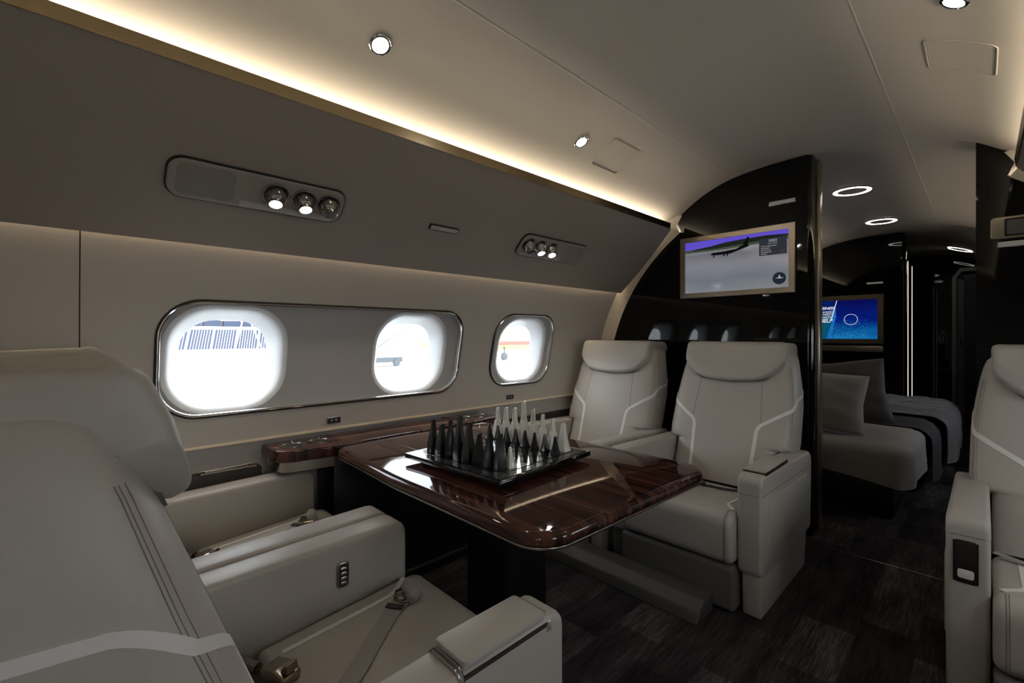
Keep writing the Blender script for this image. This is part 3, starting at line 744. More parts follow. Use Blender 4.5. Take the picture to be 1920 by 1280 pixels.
def piece(h, base, top, kind, name, m, label, cat, group, loc, rz):
    mb = MB()
    def sq(s, z, dx=0.0, k=1.0): return [(dx + s * a, s * b * k, z) for a, b in ((-1, -1), (-0.2, -1.12), (1, -1), (1.12, 0), (1, 1), (-0.2, 1.12), (-1, 1), (-1.12, 0))]
    b = base / 2; t = top / 2
    cur = lambda u: t + (b - t) * (1 - u) ** 1.55
    if kind == 'solid':
        rings = [sq(b * 0.96, 0), sq(b, 0.003)] + [sq(b * (1.02 - 0.05 * u), h * 0.28 * u) for u in (0.5, 1)] + [sq(max(t, b * 0.97 * (1 - u) ** 1.2 + t * u), h * (0.28 + 0.70 * u), 0.25 * b * u * u) for u in (0.2, 0.4, 0.6, 0.8, 1.0)]
        rings[-1] = [(x, y, z + 0.5 * x) for x, y, z in rings[-1]]
        mb.loft(rings)
    elif kind == 'cone':
        mb.loft([sq(b * 0.97, 0), sq(b, 0.003)] + [sq(cur(u), h * u) for u in (0.15, 0.3, 0.5, 0.7, 0.9)] + [sq(t * 0.6, h)])
    else:  # forked: tapering foot that opens into a narrow loop
        mb.loft([sq(b * 0.97, 0), sq(b, 0.003)] + [sq(cur(u), h * u) for u in (0.1, 0.2, 0.3, 0.4, 0.5, 0.56)])
        for s in (-1, 1):
            e = 1.0 if s > 0 else 0.955
            mb.loft([[(s * cur(u) * q, cur(u) * r * 0.85, h * u * e if u > 0.6 else h * u) for q, r in ((0.36, -1), (1.05, -0.8), (1.05, 0.8), (0.36, 1))] for u in (0.50, 0.62, 0.74, 0.86, 1.0)])
        mb.loft([[(s * t * 0.95, r * t * 0.8, h * (0.975 if s > 0 else 0.935) + o) for r, o in ((-1, -0.004), (-1, 0.003), (1, 0.003), (1, -0.004))] for s in (-1, 1)])
    o = mb.build(name, m, None, 25); o.location = loc; o.rotation_euler = (0, 0, rz)
    return tag(o, label, cat, group)
ORD = ['first', 'second', 'third', 'fourth', 'fifth', 'sixth', 'seventh', 'eighth']
BM = Matrix.Translation((-1.245, 1.135, 0)) @ Matrix.Rotation(math.radians(3.5), 4, 'Z')
def bpos(i, j): return BM @ Vector((A0 + (i + 0.5) * SQ, A0 + (j + 0.5) * SQ, BZ + 0.0012))
hb = [0.118, 0.108, 0.128, 0.150, 0.134, 0.104, 0.104, 0.116]
hw = [0.125, 0.130, 0.134, 0.165, 0.140, 0.126, 0.116, 0.104]
for i in range(8):
    rz = random.uniform(-0.5, 0.5)
    piece(hb[i], 0.034, 0.0125, 'solid', 'chess_piece', 'chess_black', 'tall black chess piece, %s from the left in the near row' % ORD[i], 'chess piece', 'tall black chess pieces', bpos(i, 0), rz)
    piece(hw[i], 0.040, 0.0135, 'cone' if i == 7 else 'fork', 'chess_piece', 'chess_white', 'tall pale chess piece, %s from the left in the far row' % ORD[i], 'chess piece', 'tall pale chess pieces', bpos(i, 7), random.uniform(-0.5, 0.5))
    piece(0.062, 0.027, 0.008, 'cone', 'chess_pawn', 'chess_black', 'small black pawn, %s from the left before the pale pieces' % ORD[i], 'chess piece', 'small black pawns', bpos(i, 6), random.uniform(-0.5, 0.5))
    piece(0.066, 0.028, 0.008, 'cone', 'chess_pawn', 'chess_white', 'small pale pawn, %s from the left behind the black pieces' % ORD[i], 'chess piece', 'small pale pawns', bpos(i, 1), random.uniform(-0.5, 0.5))
# ------------------------------------------------------------------ reading light units on the overhead panel
PB = Vector((CX - 1.19, 0, 1.462)); PT = Vector((CX - 0.79, 0, 1.875)); PD = (PT - PB); PL = PD.length; PD = PD.normalized()
PN = Vector((PD.z, 0, -PD.x))           # towards the cabin
def over_pt(y, s, off):                  # s 0..1 from lower to upper edge
    bul = 0.017 * math.sin(PI * s)
    return PB + PD * (PL * s) + PN * (bul + off) + Vector((0, y, 0))
def psu(label, yc, flip, aim):
    org = over_pt(yc, 0.437, 0.0)
    t = thing('reading_light_unit', label, 'light unit', org, 0, 'overhead reading light units')
    def f(p, q, a): return tuple(Vector((0, p, 0)) + PD * q + PN * a)
    hw_, hh = 0.272, 0.069
    out = rrect(-hw_, hw_, -hh, hh, 0.045, 8)
    MB().prism(out, -0.012, 0.004, 0.0, 2, m=f, b1=0.002).build('gasket', 'black_plastic', t)
    MB().prism(inset(out, 0.004), -0.01, 0.008, 0.0, 3, m=f, b1=0.005).build('unit_plate', 'psu_plastic', t)
    # lip along the lower edge, coloured pale to paint in the spots' light
    MB().prism(rrect(-hw_ + 0.035 if flip else -0.07, 0.07 if flip else hw_ - 0.035, -hh + 0.008, -hh + 0.032, 0.008, 4), 0.006, 0.0095, 0.0, 2, m=f, b1=0.002).build('lit_lip', 'psu_lip', t)
    sgn = -1 if flip else 1
    s0, s1 = sorted((sgn * -0.245, sgn * -0.09))
    MB().prism(rrect(s0, s1, -hh + 0.016, hh - 0.016, 0.02, 5), 0.007, 0.0095, 0.0, 2, m=f, b1=0.001).build('speaker_grille', 'psu_mesh', t)
    for k, (p, on) in enumerate(((0.032, True), (0.125, True), (0.212, False))):
        p *= sgn
        g = lambda x, y, z, p=p: f(p + x * 1.15, 0.006 + y * 1.15, z)
        ri = MB().lathe([(0.037, 0.007), (0.037, 0.012), (0.034, 0.0135), (0.029, 0.011), (0.026, 0.008)], 26, g).build('socket_ring', 'dark_chrome', t)
        # swivel eyeball spot aimed down
        ax = Vector((0.10 * (k - 1) + aim[0], 0, 0)) + Vector((0, aim[1], 0))
        d = (PN * 0.72 + Vector((0, aim[0] + 0.15 * (k - 1), 0)) + Vector((0, 0, -0.60 + 0.0 * k))).normalized()
        u = d.cross(Vector((0, 1, 0))).normalized(); v = d.cross(u)
        c0 = Vector(f(p, 0.006, 0.006))
        def hmap(x, y, z, c0=c0, u=u, v=v, d=d): return tuple(c0 + (u * x + v * y + d * z) * 1.15)
        sp = MB().lathe([(0.027, -0.004), (0.0285, 0.006), (0.027, 0.016), (0.024, 0.026), (0.020, 0.031), (0.0195, 0.038), (0.017, 0.0385), (0.0165, 0.035)], 22, hmap).build('spot_head', 'dark_chrome', t)
        for q in range(14):
            a = 2 * PI * q / 14
            MB().tube([hmap(0.0285 * math.cos(a), 0.0285 * math.sin(a), 0.004), hmap(0.0255 * math.cos(a), 0.0255 * math.sin(a), 0.024)], 0.0013, 5).build('fin', 'nickel', sp)
        MB().lathe([(0.017, 0.0362), (0.017, 0.0378), (0.001, 0.0382)], 18, hmap).build('lens', 'read_lens' if on else 'black_plastic', sp)
    return t
psu('long overhead reading light unit above the double window with speaker on its left', 0.472, False, (0.0, 0))
psu('overhead reading light unit near the bulkhead with its three spots on the left', 1.962, True, (-0.1, 0))
# small sign strip between them
sg = thing('sign_strip', 'slim rectangular sign strip on the overhead panel between the light units', 'sign strip', over_pt(1.213, 0.433, 0.0))
f = lambda p, q, a: tuple(Vector((0, p, 0)) + PD * q + PN * a)
MB().prism(rrect(-0.078, 0.078, -0.0135, 0.0135, 0.003, 3), -0.006, 0.004, 0.0, m=f, b1=0.001).build('strip_frame', 'black_plastic', sg)
MB().prism(rrect(-0.073, 0.073, -0.0095, 0.0095, 0.002, 3), 0.002, 0.0052, 0.0, m=f).build('strip_cover', 'psu_lip', sg)
MB().box(-0.001, 0.001, -0.003, 0.003, -0.001, 0.001).build('strip_dot', 'leather_band', sg).location = f(0, 0, 0.005)

# ------------------------------------------------------------------ ceiling lamps
def ceil_frame(d):
    e = 0.004; sl = (ceil_z(d + e) - ceil_z(d - e)) / (2 * e)
    nx = Vector((1, 0, sl)).normalized(); nz = Vector((sl, 0, -1)).normalized()    # nz into the cabin
    return nx, Vector((0, 1, 0)), nz
def downlight(d, y, label):
    nx, ny, nz = ceil_frame(d)
    t = thing('ceiling_light', label, 'ceiling light', (CX + d, y, ceil_z(d)), 0, 'round ceiling downlights')
    g = lambda x, yy, z: tuple(nx * x + ny * yy + nz * z)
    MB().lathe([(0.035, -0.004), (0.035, 0.003), (0.033, 0.005), (0.031, 0.003), (0.030, -0.002)], 32, g).build('rim', 'chrome', t)
    MB().lathe([(0.0315, 0.0), (0.0315, 0.0042), (0.0255, 0.0042), (0.0255, 0.0)], 32, g).build('inner_ring', 'dark_chrome', t)
    MB().lathe([(0.0258, -0.002), (0.0252, 0.0043), (0.001, 0.0052)], 32, g).build('lens', 'spot_lens', t)
downlight(-0.635, 0.702, 'round white downlight in the ceiling above the double window')
downlight(-0.635, 1.738, 'round white downlight in the ceiling near the small access panel')
downlight(0.635, 1.745, 'round white downlight at the upper right corner of the ceiling')
def access(d0, d1, y0, y1, label):
    dm = (d0 + d1) / 2; ym = (y0 + y1) / 2; nx, ny, nz = ceil_frame(dm)
    t = thing('access_panel', label, 'access panel', (CX + dm, ym, ceil_z(dm)), 0, 'ceiling access panels')
    def pt(d, y, o): return tuple(Vector((CX + d, y, ceil_z(d))) + ceil_frame(d)[2] * o - Vector((CX + dm, ym, ceil_z(dm))))
    out = rrect(d0, d1, y0, y1, 0.015, 5)
    dn = []
    for i in range(len(out)):
        a, b = out[i], out[(i + 1) % len(out)]; k = max(1, int(math.dist(a, b) / 0.03)); dn += [(a[0] + (b[0] - a[0]) * j / k, a[1] + (b[1] - a[1]) * j / k) for j in range(k)]
    n = len(dn)
    # panel skin on the vault, slightly proud, and a pale edge bead
    g = 8; vs = []; fs = []
    for i in range(g + 1):
        for j in range(g + 1): vs.append(pt(d0 + 0.004 + (d1 - d0 - 0.008) * i / g, y0 + 0.004 + (y1 - y0 - 0.008) * j / g, 0.0012))
    fs = [(i * (g + 1) + j, i * (g + 1) + j + 1, (i + 1) * (g + 1) + j + 1, (i + 1) * (g + 1) + j) for i in range(g) for j in range(g)]
    MB().add(vs, fs).build('panel_skin', 'ceiling', t)
    MB().tube([pt(d, y, 0.001) for d, y in dn], 0.0022, 6, closed=True).build('edge_bead', 'wall_rim', t)
access(-0.70, -0.555, 1.90, 2.13, 'small square access panel in the ceiling beside the left downlight')
access(0.555, 0.72, 1.985, 2.21, 'square access panel in the ceiling at the upper right')
def ring_light(d, y, r, label):
    nx, ny, nz = ceil_frame(d)
    t = thing('ring_light', label, 'ring light', (CX + d, y, ceil_z(d)), 0, 'bedroom ring lights')
    g = lambda x, yy, z: tuple(nx * x + ny * yy + nz * z)
    MB().lathe([(r + 0.006, -0.003), (r + 0.006, 0.004), (r, 0.006)], 48, g).build('outer_rim', 'champagne', t)
    mb = MB(); N = 48
    ri = r * 0.74
    mb.loft([[g(q * math.cos(2 * PI * k / N), q * math.sin(2 * PI * k / N), z) for k in range(N)] for q, z in ((r, 0.004), (r - 0.004, 0.0075), (ri + 0.004, 0.0075), (ri, 0.004))], caps=False)
    mb.build('lens', 'ring_lens', t)
    MB().lathe([(ri, 0.002), (ri - 0.003, 0.0065), (0.001, 0.0065)], 48, g).build('centre_disc', 'ceiling', t)
ring_light(0.035, 4.02, 0.115, 'nearest bright ring light in the bedroom ceiling')
ring_light(0.045, 5.28, 0.115, 'second bright ring light in the bedroom ceiling by the far black wall')
ring_light(0.50, 7.25, 0.125, 'farthest ring light in the corridor ceiling partly behind the right bulkhead')

# ------------------------------------------------------------------ screens
def grad_screen(name, stops, strength, axis=2, zlo=0, zhi=1, noise=0.0):
    m = bpy.data.materials.new(name); m.use_nodes = True; nt = m.node_tree; nt.nodes.remove(nt.nodes['Principled BSDF'])
    tc = nt.nodes.new('ShaderNodeTexCoord'); sp = nt.nodes.new('ShaderNodeSeparateXYZ'); nt.links.new(tc.outputs['Object'], sp.inputs[0])
    mr = nt.nodes.new('ShaderNodeMapRange'); mr.inputs[1].default_value = zlo; mr.inputs[2].default_value = zhi; nt.links.new(sp.outputs[axis], mr.inputs[0])
    v = mr.outputs[0]
    if noise:
        mp = nt.nodes.new('ShaderNodeMapping'); mp.inputs['Scale'].default_value = (3, 1, 9); nt.links.new(tc.outputs['Object'], mp.inputs[0])
        n = nt.nodes.new('ShaderNodeTexNoise'); n.inputs['Scale'].default_value = 1.3; n.inputs['Detail'].default_value = 2; nt.links.new(mp.outputs[0], n.inputs[0])
        a = nt.nodes.new('ShaderNodeMath'); a.operation = 'MULTIPLY_ADD'; a.inputs[1].default_value = noise; nt.links.new(n.outputs['Fac'], a.inputs[0])
        b = nt.nodes.new('ShaderNodeMath'); b.operation = 'SUBTRACT'; b.inputs[1].default_value = noise / 2; nt.links.new(v, b.inputs[0]); nt.links.new(b.outputs[0], a.inputs[2]); v = a.outputs[0]
    r = nt.nodes.new('ShaderNodeValToRGB'); el = r.color_ramp.elements
    el[0].position, el[0].color = stops[0][0], stops[0][1]; el[1].position, el[1].color = stops[-1][0], stops[-1][1]
    for p, c in stops[1:-1]: e = el.new(p); e.color = c
    nt.links.new(v, r.inputs[0])
    em = nt.nodes.new('ShaderNodeEmission'); em.inputs[1].default_value = strength; nt.links.new(r.outputs[0], em.inputs[0])
    gl = nt.nodes.new('ShaderNodeBsdfGlossy'); gl.inputs[0].default_value = (0.04, 0.04, 0.04, 1); gl.inputs['Roughness'].default_value = 0.1
    ad = nt.nodes.new('ShaderNodeAddShader'); nt.links.new(em.outputs[0], ad.inputs[0]); nt.links.new(gl.outputs[0], ad.inputs[1])
    nt.links.new(ad.outputs[0], nt.nodes['Material Output'].inputs[0]); MATS[name] = m
grad_screen('screen_apron', [(0.0, srgb(138, 142, 148)), (0.25, srgb(120, 126, 136)), (0.5, srgb(140, 140, 150)), (0.72, srgb(118, 118, 126)), (0.80, srgb(140, 140, 146)), (1.0, srgb(120, 122, 128))], 0.68, 2, -0.17, 0.17, 0.35)
emit('screen_sky', srgb(96, 78, 200), 0.85); emit('screen_hill', srgb(34, 40, 34), 0.7); emit('screen_grass', srgb(72, 84, 66), 0.7)
emit('screen_jet', srgb(18, 18, 22), 0.6); emit('screen_box', srgb(52, 54, 62), 0.7); emit('screen_text', srgb(190, 190, 195), 0.8); emit('screen_red', srgb(120, 80, 80), 0.6); emit('screen_dial', srgb(38, 44, 56), 0.7)
grad_screen('screen_blue', [(0.0, srgb(20, 120, 185)), (0.25, srgb(8, 80, 155)), (0.5, srgb(8, 32, 130)), (1.0, srgb(10, 14, 90))], 0.7, 2, -0.2, 0.2, 0.5)
emit('screen_teal', srgb(10, 84, 110), 0.8); emit('screen_cyan', srgb(60, 150, 215), 0.8); emit('screen_white', srgb(225, 230, 240), 0.9); emit('screen_deep', srgb(6, 30, 100), 0.8); emit('screen_beam', srgb(30, 110, 190), 0.8)
def frame_mesh(w_, h_, bw, depth, name, m, parent):
    """picture-frame: local x across, z up, faces -y"""
    def rect(a, b, y): return [(-a, y, -b), (a, y, -b), (a, y, b), (-a, y, b)]
    rings = [rect(w_, h_, 0.0), rect(w_, h_, -depth), rect(w_ - 0.003, h_ - 0.003, -depth - 0.003), rect(w_ - bw, h_ - bw, -depth - 0.001), rect(w_ - bw, h_ - bw, -depth + 0.012), rect(w_ - bw, h_ - bw, 0.0)]
    return MB().loft(rings + [rings[0]], caps=False).build(name, m, parent, 20)
def flat(pts, name, m, parent, y):  # pts ccw seen from -y
    return MB().add([(x, y, z) for x, z in pts] + [(x, y + 0.0006, z) for x, z in pts], [tuple(range(len(pts)))] + [(i, (i + 1) % len(pts), len(pts) + (i + 1) % len(pts), len(pts) + i) for i in range(len(pts))]).build(name, m, parent, 0)
RX90 = Matrix.Rotation(PI / 2, 4, 'X')
tv = thing('television', 'wall screen showing an aeroplane on an apron, in a champagne frame on the bulkhead', 'television', (-1.103, YB, 1.602))
W2, H2 = 0.346, 0.2045
frame_mesh(W2, H2, 0.034, 0.022, 'screen_frame', 'champagne', tv)
sw, sh = W2 - 0.034, H2 - 0.030
scr = MB().box(-sw, sw, -0.014, -0.008, -sh, sh).build('screen', 'screen_apron', tv)
Y1 = -0.0146
flat([(-sw, 0.118), (-0.1, 0.128), (0.05, 0.142), (0.2, 0.146), (sw, 0.140), (sw, sh), (-sw, sh)], 'screen_sky', 'screen_sky', scr, Y1)
flat([(-sw, 0.100), (-0.05, 0.098), (0.1, 0.104), (sw, 0.112), (sw, 0.132), (-sw, 0.119)], 'screen_grass', 'screen_grass', scr, Y1 - 0.0004)
flat([(-0.27, 0.112), (-0.1, 0.110), (0.05, 0.116), (sw, 0.132), (sw, 0.142), (0.2, 0.150), (0.06, 0.148), (-0.05, 0.142), (-0.13, 0.130), (-0.24, 0.121)], 'screen_hills', 'screen_hill', scr, Y1 - 0.0008)
flat([(-0.145, 0.072), (-0.10, 0.066), (-0.02, 0.066), (0.05, 0.086), (0.09, 0.098), (0.098, 0.104), (0.088, 0.106), (0.094, 0.155), (0.086, 0.160), (0.060, 0.112), (0.02, 0.092), (-0.05, 0.086), (-0.13, 0.084)], 'screen_aeroplane', 'screen_jet', scr, Y1 - 0.0012)
for x in (-0.125, -0.06, -0.04):
    flat([(x, 0.054), (x + 0.008, 0.054), (x + 0.008, 0.072), (x, 0.072)], 'screen_wheel', 'screen_jet', scr, Y1 - 0.0012)
ib = flat([(0.152, 0.028), (0.302, 0.028), (0.302, 0.130), (0.152, 0.130)], 'info_box', 'screen_box', scr, Y1 - 0.0016)
def stext(s, size, m, x, z, al='LEFT', parent=ib, yy=Y1 - 0.002, shear=0, bold=0): text_mesh('screen_text', s, size, m, parent, Matrix.Translation((x, yy, z)) @ RX90, al, shear, bold)
stext('10:01', 0.023, 'screen_text', 0.228, 0.114, 'CENTER'); stext('May 18, 2018', 0.009, 'screen_text', 0.228, 0.098, 'CENTER')
for k, s in enumerate(('Time to Destination', 'Destination', 'Arrival Time', 'Groundspeed', 'Altitude')): stext(s, 0.0105, 'screen_text', 0.162, 0.084 - k * 0.0118)
for k, s in enumerate(('--:--', '- - - - - -', '--:--', '0 km/h', '0 m')): stext(s, 0.010, 'screen_red', 0.293, 0.084 - k * 0.0118, 'RIGHT')
dl = flat([(0.262 + 0.036 * math.cos(a), -0.115 + 0.036 * math.sin(a)) for a in [2 * PI * k / 28 for k in range(28)]], 'compass_dial', 'screen_dial', scr, Y1 - 0.0016)
flat([(0.240, -0.113), (0.258, -0.116), (0.268, -0.116), (0.286, -0.113), (0.268, -0.110), (0.264, -0.096), (0.260, -0.096), (0.259, -0.111)], 'compass_jet', 'screen_text', dl, Y1 - 0.0022)

def light_bar(label, x0, x1, y, z, h=0.028):
    t = thing('wall_light_bar', label, 'light bar', ((x0 + x1) / 2, y, z), 0, 'slim light bars on the black walls')
    hw_ = (x1 - x0) / 2
    g = lambda p, q, a: (p, -a, q)
    MB().prism(rrect(-hw_, hw_, -h / 2, h / 2, 0.004, 3), 0.0, 0.008, 0.0, m=g, b1=0.002).build('bar_frame', 'nickel', t)
    MB().prism(rrect(-hw_ + 0.005, hw_ - 0.005, -h / 2 + 0.004, h / 2 - 0.004, 0.003, 3), 0.006, 0.0095, 0.0, m=g).build('bar_lens', 'strip_lens', t)
light_bar('slim light bar on the black bulkhead above the wall screen', -0.900, -0.757, YB, 1.937)
light_bar('slim light bar on the right black bulkhead under the recessed display', 0.042, 0.20, YB, 1.558)
light_bar('slim light bar on the bedroom black wall above the blue screen', -0.855, -0.715, 6.0, 1.69, 0.024)

rd = thing('recessed_display', 'narrow dark display in a champagne frame on the right bulkhead', 'display', (0.28, YB, 1.632))
g = lambda p, q, a: (p, -a, q)
MB().prism(rrect(-0.258, 0.258, -0.050, 0.050, 0.014, 5), 0.0, 0.018, 0.0, m=g, b1=0.004).build('display_frame', 'champagne', rd)
MB().prism(rrect(-0.215, 0.215, -0.040, 0.040, 0.004, 3), 0.012, 0.0186, 0.0, m=g).build('display_gap', 'black_plastic', rd)
MB().prism(rrect(-0.207, 0.207, -0.031, 0.031, 0.003, 3), 0.014, 0.0195, 0.0, m=g).build('display_glass', 'speaker_mesh', rd)

t2 = thing('television', 'bedroom wall screen glowing blue with a thin ring and white lettering', 'television', (-1.150, 6.0, 1.317))
W3, H3 = 0.44, 0.257
frame_mesh(W3, H3, 0.050, 0.022, 'screen_frame', 'champagne', t2)
sw, sh = W3 - 0.050, H3 - 0.045
s2 = MB().box(-sw, sw, -0.014, -0.008, -sh, sh).build('screen', 'screen_blue', t2)
flat([(-sw, -sh), (-0.055, -sh), (0.0, 0.02), (-0.02, 0.08), (-sw, 0.08)], 'teal_field', 'screen_teal', s2, Y1)
flat([(-0.055, -sh), (-0.02, -sh), (0.035, 0.03), (0.025, sh), (0.005, sh), (0.0, 0.0)], 'beam', 'screen_beam', s2, Y1 - 0.0003)
flat([(-sw, 0.04), (-0.01, 0.04), (0.038, sh), (-sw, sh)], 'deep_field', 'screen_deep', s2, Y1 - 0.0006)
flat([(-0.012, 0.0), (-0.006, 0.0), (0.046, sh), (0.039, sh)], 'slash_line', 'screen_white', s2, Y1 - 0.0012)
for k, (s, sz, z) in enumerate((('new BUSINESS', 0.040, 0.125), ('regional aviation', 0.034, 0.088), ('SPECIFIC NEEDS', 0.034, 0.058), ('LET US KNOW', 0.034, 0.026), ('WE CAN HELP', 0.055, -0.012))):
    text_mesh('screen_text', s, sz, 'screen_white', s2, Matrix.Translation((-0.002 + 0.006 * (4 - k), Y1 - 0.0016, z)) @ RX90, 'RIGHT', 0.2, 0.0008 if k in (0, 4) else 0)
ring = [(0.165 + 0.058 * math.cos(2 * PI * k / 40), Y1 - 0.001, 0.0 + 0.056 * math.sin(2 * PI * k / 40)) for k in range(40)]
MB().tube(ring, 0.0020, 5, closed=True).build('glow_ring', 'screen_white', s2)
dots = MB()
for k in range(150):
    x = random.uniform(-0.02, 0.30); z = -sh + 0.01 + abs(random.gauss(0, 0.085))
    if z < 0.05: dots.box(x, x + 0.005, Y1 - 0.001, Y1, z, z + 0.005)
tag(dots.build('glow_dots', 'screen_cyan', s2), kind='stuff')
MB().box(-W3, W3, -0.06, 0.0, -H3 - 0.082, -H3 - 0.022, 0.004).build('sound_bar', 'champagne', t2)

# vertical light lines of the corridor door pocket
for x, y, lab in ((-0.532, 6.03, 'nearer vertical light line on the edge of the bedroom wall'), (-0.54, 6.50, 'farther vertical light line in the corridor beyond the bed')):
    t = thing('vertical_light', lab, 'light line', (x, y, 0), 0, 'vertical corridor light lines')
    MB().box(-0.007, 0.007, -0.012, 0.012, 0.06, 1.90, 0.002).build('profile', 'dark_chrome', t)
    MB().box(0.004, 0.0095, -0.016, -0.008, 0.08, 1.885, 0.001).build('light_line', 'edge_light', t)
b5 = sobj(MB().box(-2.1, -0.555, 6.46, 6.54, 0, 2.05).build('wall_pocket', 'lacquer'), 'black door pocket behind the bedroom wall')
# far door
d1 = struct('door_1', 'dark far door with a pale grey frame')
MB().prism([(-0.275, 0.0), (-0.235, 0.0), (-0.235, 1.86), (-0.19, 1.94), (0.25, 1.94), (0.25, 1.98), (-0.205, 1.98), (-0.275, 1.87)], Y_MAX - 0.06, Y_MAX, 0.0, m=lambda p, q, a: (p, a, q)).build('door_frame', 'door_grey', d1, 20)
MB().prism([(-0.225, 0.0), (-0.17, 0.0), (-0.17, 1.83), (-0.225, 1.86)], Y_MAX - 0.03, Y_MAX, 0.0, m=lambda p, q, a: (p, a, q)).build('inner_frame', 'leather_grey', d1, 20)
MB().box(-0.17, 0.25, Y_MAX - 0.02, Y_MAX, 0, 1.9).build('door_leaf', 'door_dark', d1)
MB().box(-0.20, -0.185, Y_MAX - 0.05, Y_MAX - 0.03, 1.02, 1.12, 0.004).build('door_latch', 'black_plastic', d1)
sn = thing('oval_emblem', 'small oval emblem with a cross on the far black wall', 'emblem', (-0.357, Y_MAX, 1.11))
MB().tube([(0.036 * math.cos(2 * PI * k / 24), -0.003, 0.055 * math.sin(2 * PI * k / 24)) for k in range(24)], 0.004, 6, closed=True).build('emblem_ring', 'door_grey', sn)
MB().box(-0.003, 0.003, -0.005, 0, -0.035, 0.035).build('emblem_stem', 'door_grey', sn)
MB().box(-0.014, 0.014, -0.005, 0, -0.003, 0.003).build('emblem_bar', 'door_grey', sn)
MB().box(-0.028, 0.028, -0.004, 0, 0.070, 0.095).build('emblem_plate', 'speaker_mesh', sn)

# ------------------------------------------------------------------ bed
bed = thing('bed', 'bed with a pale waffle sheet on a dark base in the room behind the bulkhead', 'bed', (-1.15, 4.75, 0))
BX0, BX1, BY0, BY1 = -0.90, 0.86, -1.15, 1.12
MB().box(BX0, BX1 - 0.10, BY0 + 0.08, BY1, 0.0, 0.26, 0.01).build('bed_base', 'black_satin', bed)
# mattress with fitted sheet hanging in soft folds
def sheet_mesh(x0, x1, y0, y1, zt, drop, r, amp, seed):
    rnd = random.Random(seed); ol = rrect(x0, x1, y0, y1, r, 12); dn = []
    for i in range(len(ol)):
        a, b = ol[i], ol[(i + 1) % len(ol)]; k = max(1, int(math.dist(a, b) / 0.035)); dn += [(a[0] + (b[0] - a[0]) * j / k, a[1] + (b[1] - a[1]) * j / k) for j in range(k)]
    n = len(dn); ph = [rnd.uniform(0, 6.28) for _ in range(4)]
    rings = []
    for ins, dz in ((0.10, 0.012), (0.075, 0.009), (0.05, 0.0), (0.02, -0.012), (0.004, -0.035), (0, -0.06)):
        rings.append([(p[0], p[1], zt + dz) for p in inset(dn, ins)])
    for u in (0.25, 0.5, 0.75, 1.0):
        ring = []
        for i, p in enumerate(inset(dn, 0.0)):
            s = i / n * 2 * PI
            wv = amp * u * (math.sin(9 * s + ph[0]) * 0.5 + math.sin(17 * s + ph[1]) * 0.35 + math.sin(29 * s + ph[2]) * 0.2)
            nrm = Vector((p[0] - (x0 + x1) / 2, p[1] - (y0 + y1) / 2)).normalized()
            dd = drop(p, s) if callable(drop) else drop
            ring.append((p[0] + nrm.x * wv, p[1] + nrm.y * wv, zt - 0.06 - (dd - 0.06) * u + 0.006 * math.sin(13 * s + ph[3]) * u))
        rings.append(ring)
    mb = MB(); mb.loft(rings[::-1], caps=False); m = len(mb.v) - n
    mb.f.append(tuple(m + j for j in range(n))); return mb
def drop1(p, s):                       # the corner tip hangs lowest
    kx = max(0.0, (p[0] - BX0) / (BX1 - BX0)); return 0.13 + 0.12 * kx ** 2
sheet_mesh(BX0, BX1, BY0, BY1, 0.455, drop1, 0.14, 0.018, 3).build('mattress_sheet', 'sheet', bed, 60)
def blob_cover(x0, x1, y0, y1, z0, thick, over, seed, name, m, parent, amp=0.02, nx=46, ny=34, wrinkle=1.0):
    """quilt lying over the bed and hanging over its right edge: closed sheet with thickness"""
    rnd = random.Random(seed); P = [(rnd.uniform(-1, 1) * 34, rnd.uniform(-1, 1) * 30, rnd.uniform(0, 6.28), rnd.uniform(0.4, 1)) for _ in range(14)]
    def hgt(u, v): return amp * (sum(k * (1 - abs(math.sin(a * u + b * v + c + 0.8 * math.sin(3 * b * v)))) for a, b, c, k in P) / 5 - 0.25) * wrinkle
    L = (x1 - x0) + over; R_ = 0.10
    def pos(u, v, o):
        s = u * L; y = y0 + (y1 - y0) * v + 0.012 * math.sin(9 * u + 3)
        flatL = x1 - x0 - R_
        h = hgt(u, v) + o
        if s < flatL: x, z, n = x0 + s, z0, (0, 1)
        elif s < flatL + R_ * PI / 2:
            a = (s - flatL) / R_; x, z, n = x0 + flatL + R_ * math.sin(a), z0 - R_ * (1 - math.cos(a)), (math.sin(a), math.cos(a))
        else: x, z, n = x1, z0 - R_ - (s - flatL - R_ * PI / 2), (1, 0)
        e = min(1, v * 9, (1 - v) * 9)
        h *= 0.35 + 0.65 * e
        return (x + n[0] * h, y, max(0.06, z + n[1] * h))
    mb = MB(); rings = []
    for i in range(nx + 1):
        u = i / nx; rings.append([pos(u, j / ny, thick * (0.3 + 0.7 * min(1, j / ny * 8, (1 - j / ny) * 8))) for j in range(ny + 1)] + [pos(u, j / ny, 0.0) for j in range(ny, -1, -1)])
    return mb.loft(rings).build(name, m, parent, 60)
bl = thing('blanket', 'dark smooth blanket folded across the middle of the bed', 'blanket', (-1.15, 4.75, 0))
blob_cover(-0.88, 0.895, -0.32, 1.10, 0.472, 0.030, 0.34, 5, 'blanket_cloth', 'blanket', bl, 0.006)
qu = thing('quilt', 'crumpled dark grey quilt spread over the foot of the bed', 'quilt', (-1.15, 4.75, 0))
blob_cover(-0.86, 0.955, 0.02, 1.10, 0.520, 0.04, 0.30, 9, 'quilt_cloth', 'duvet', qu, 0.030, 90, 60)
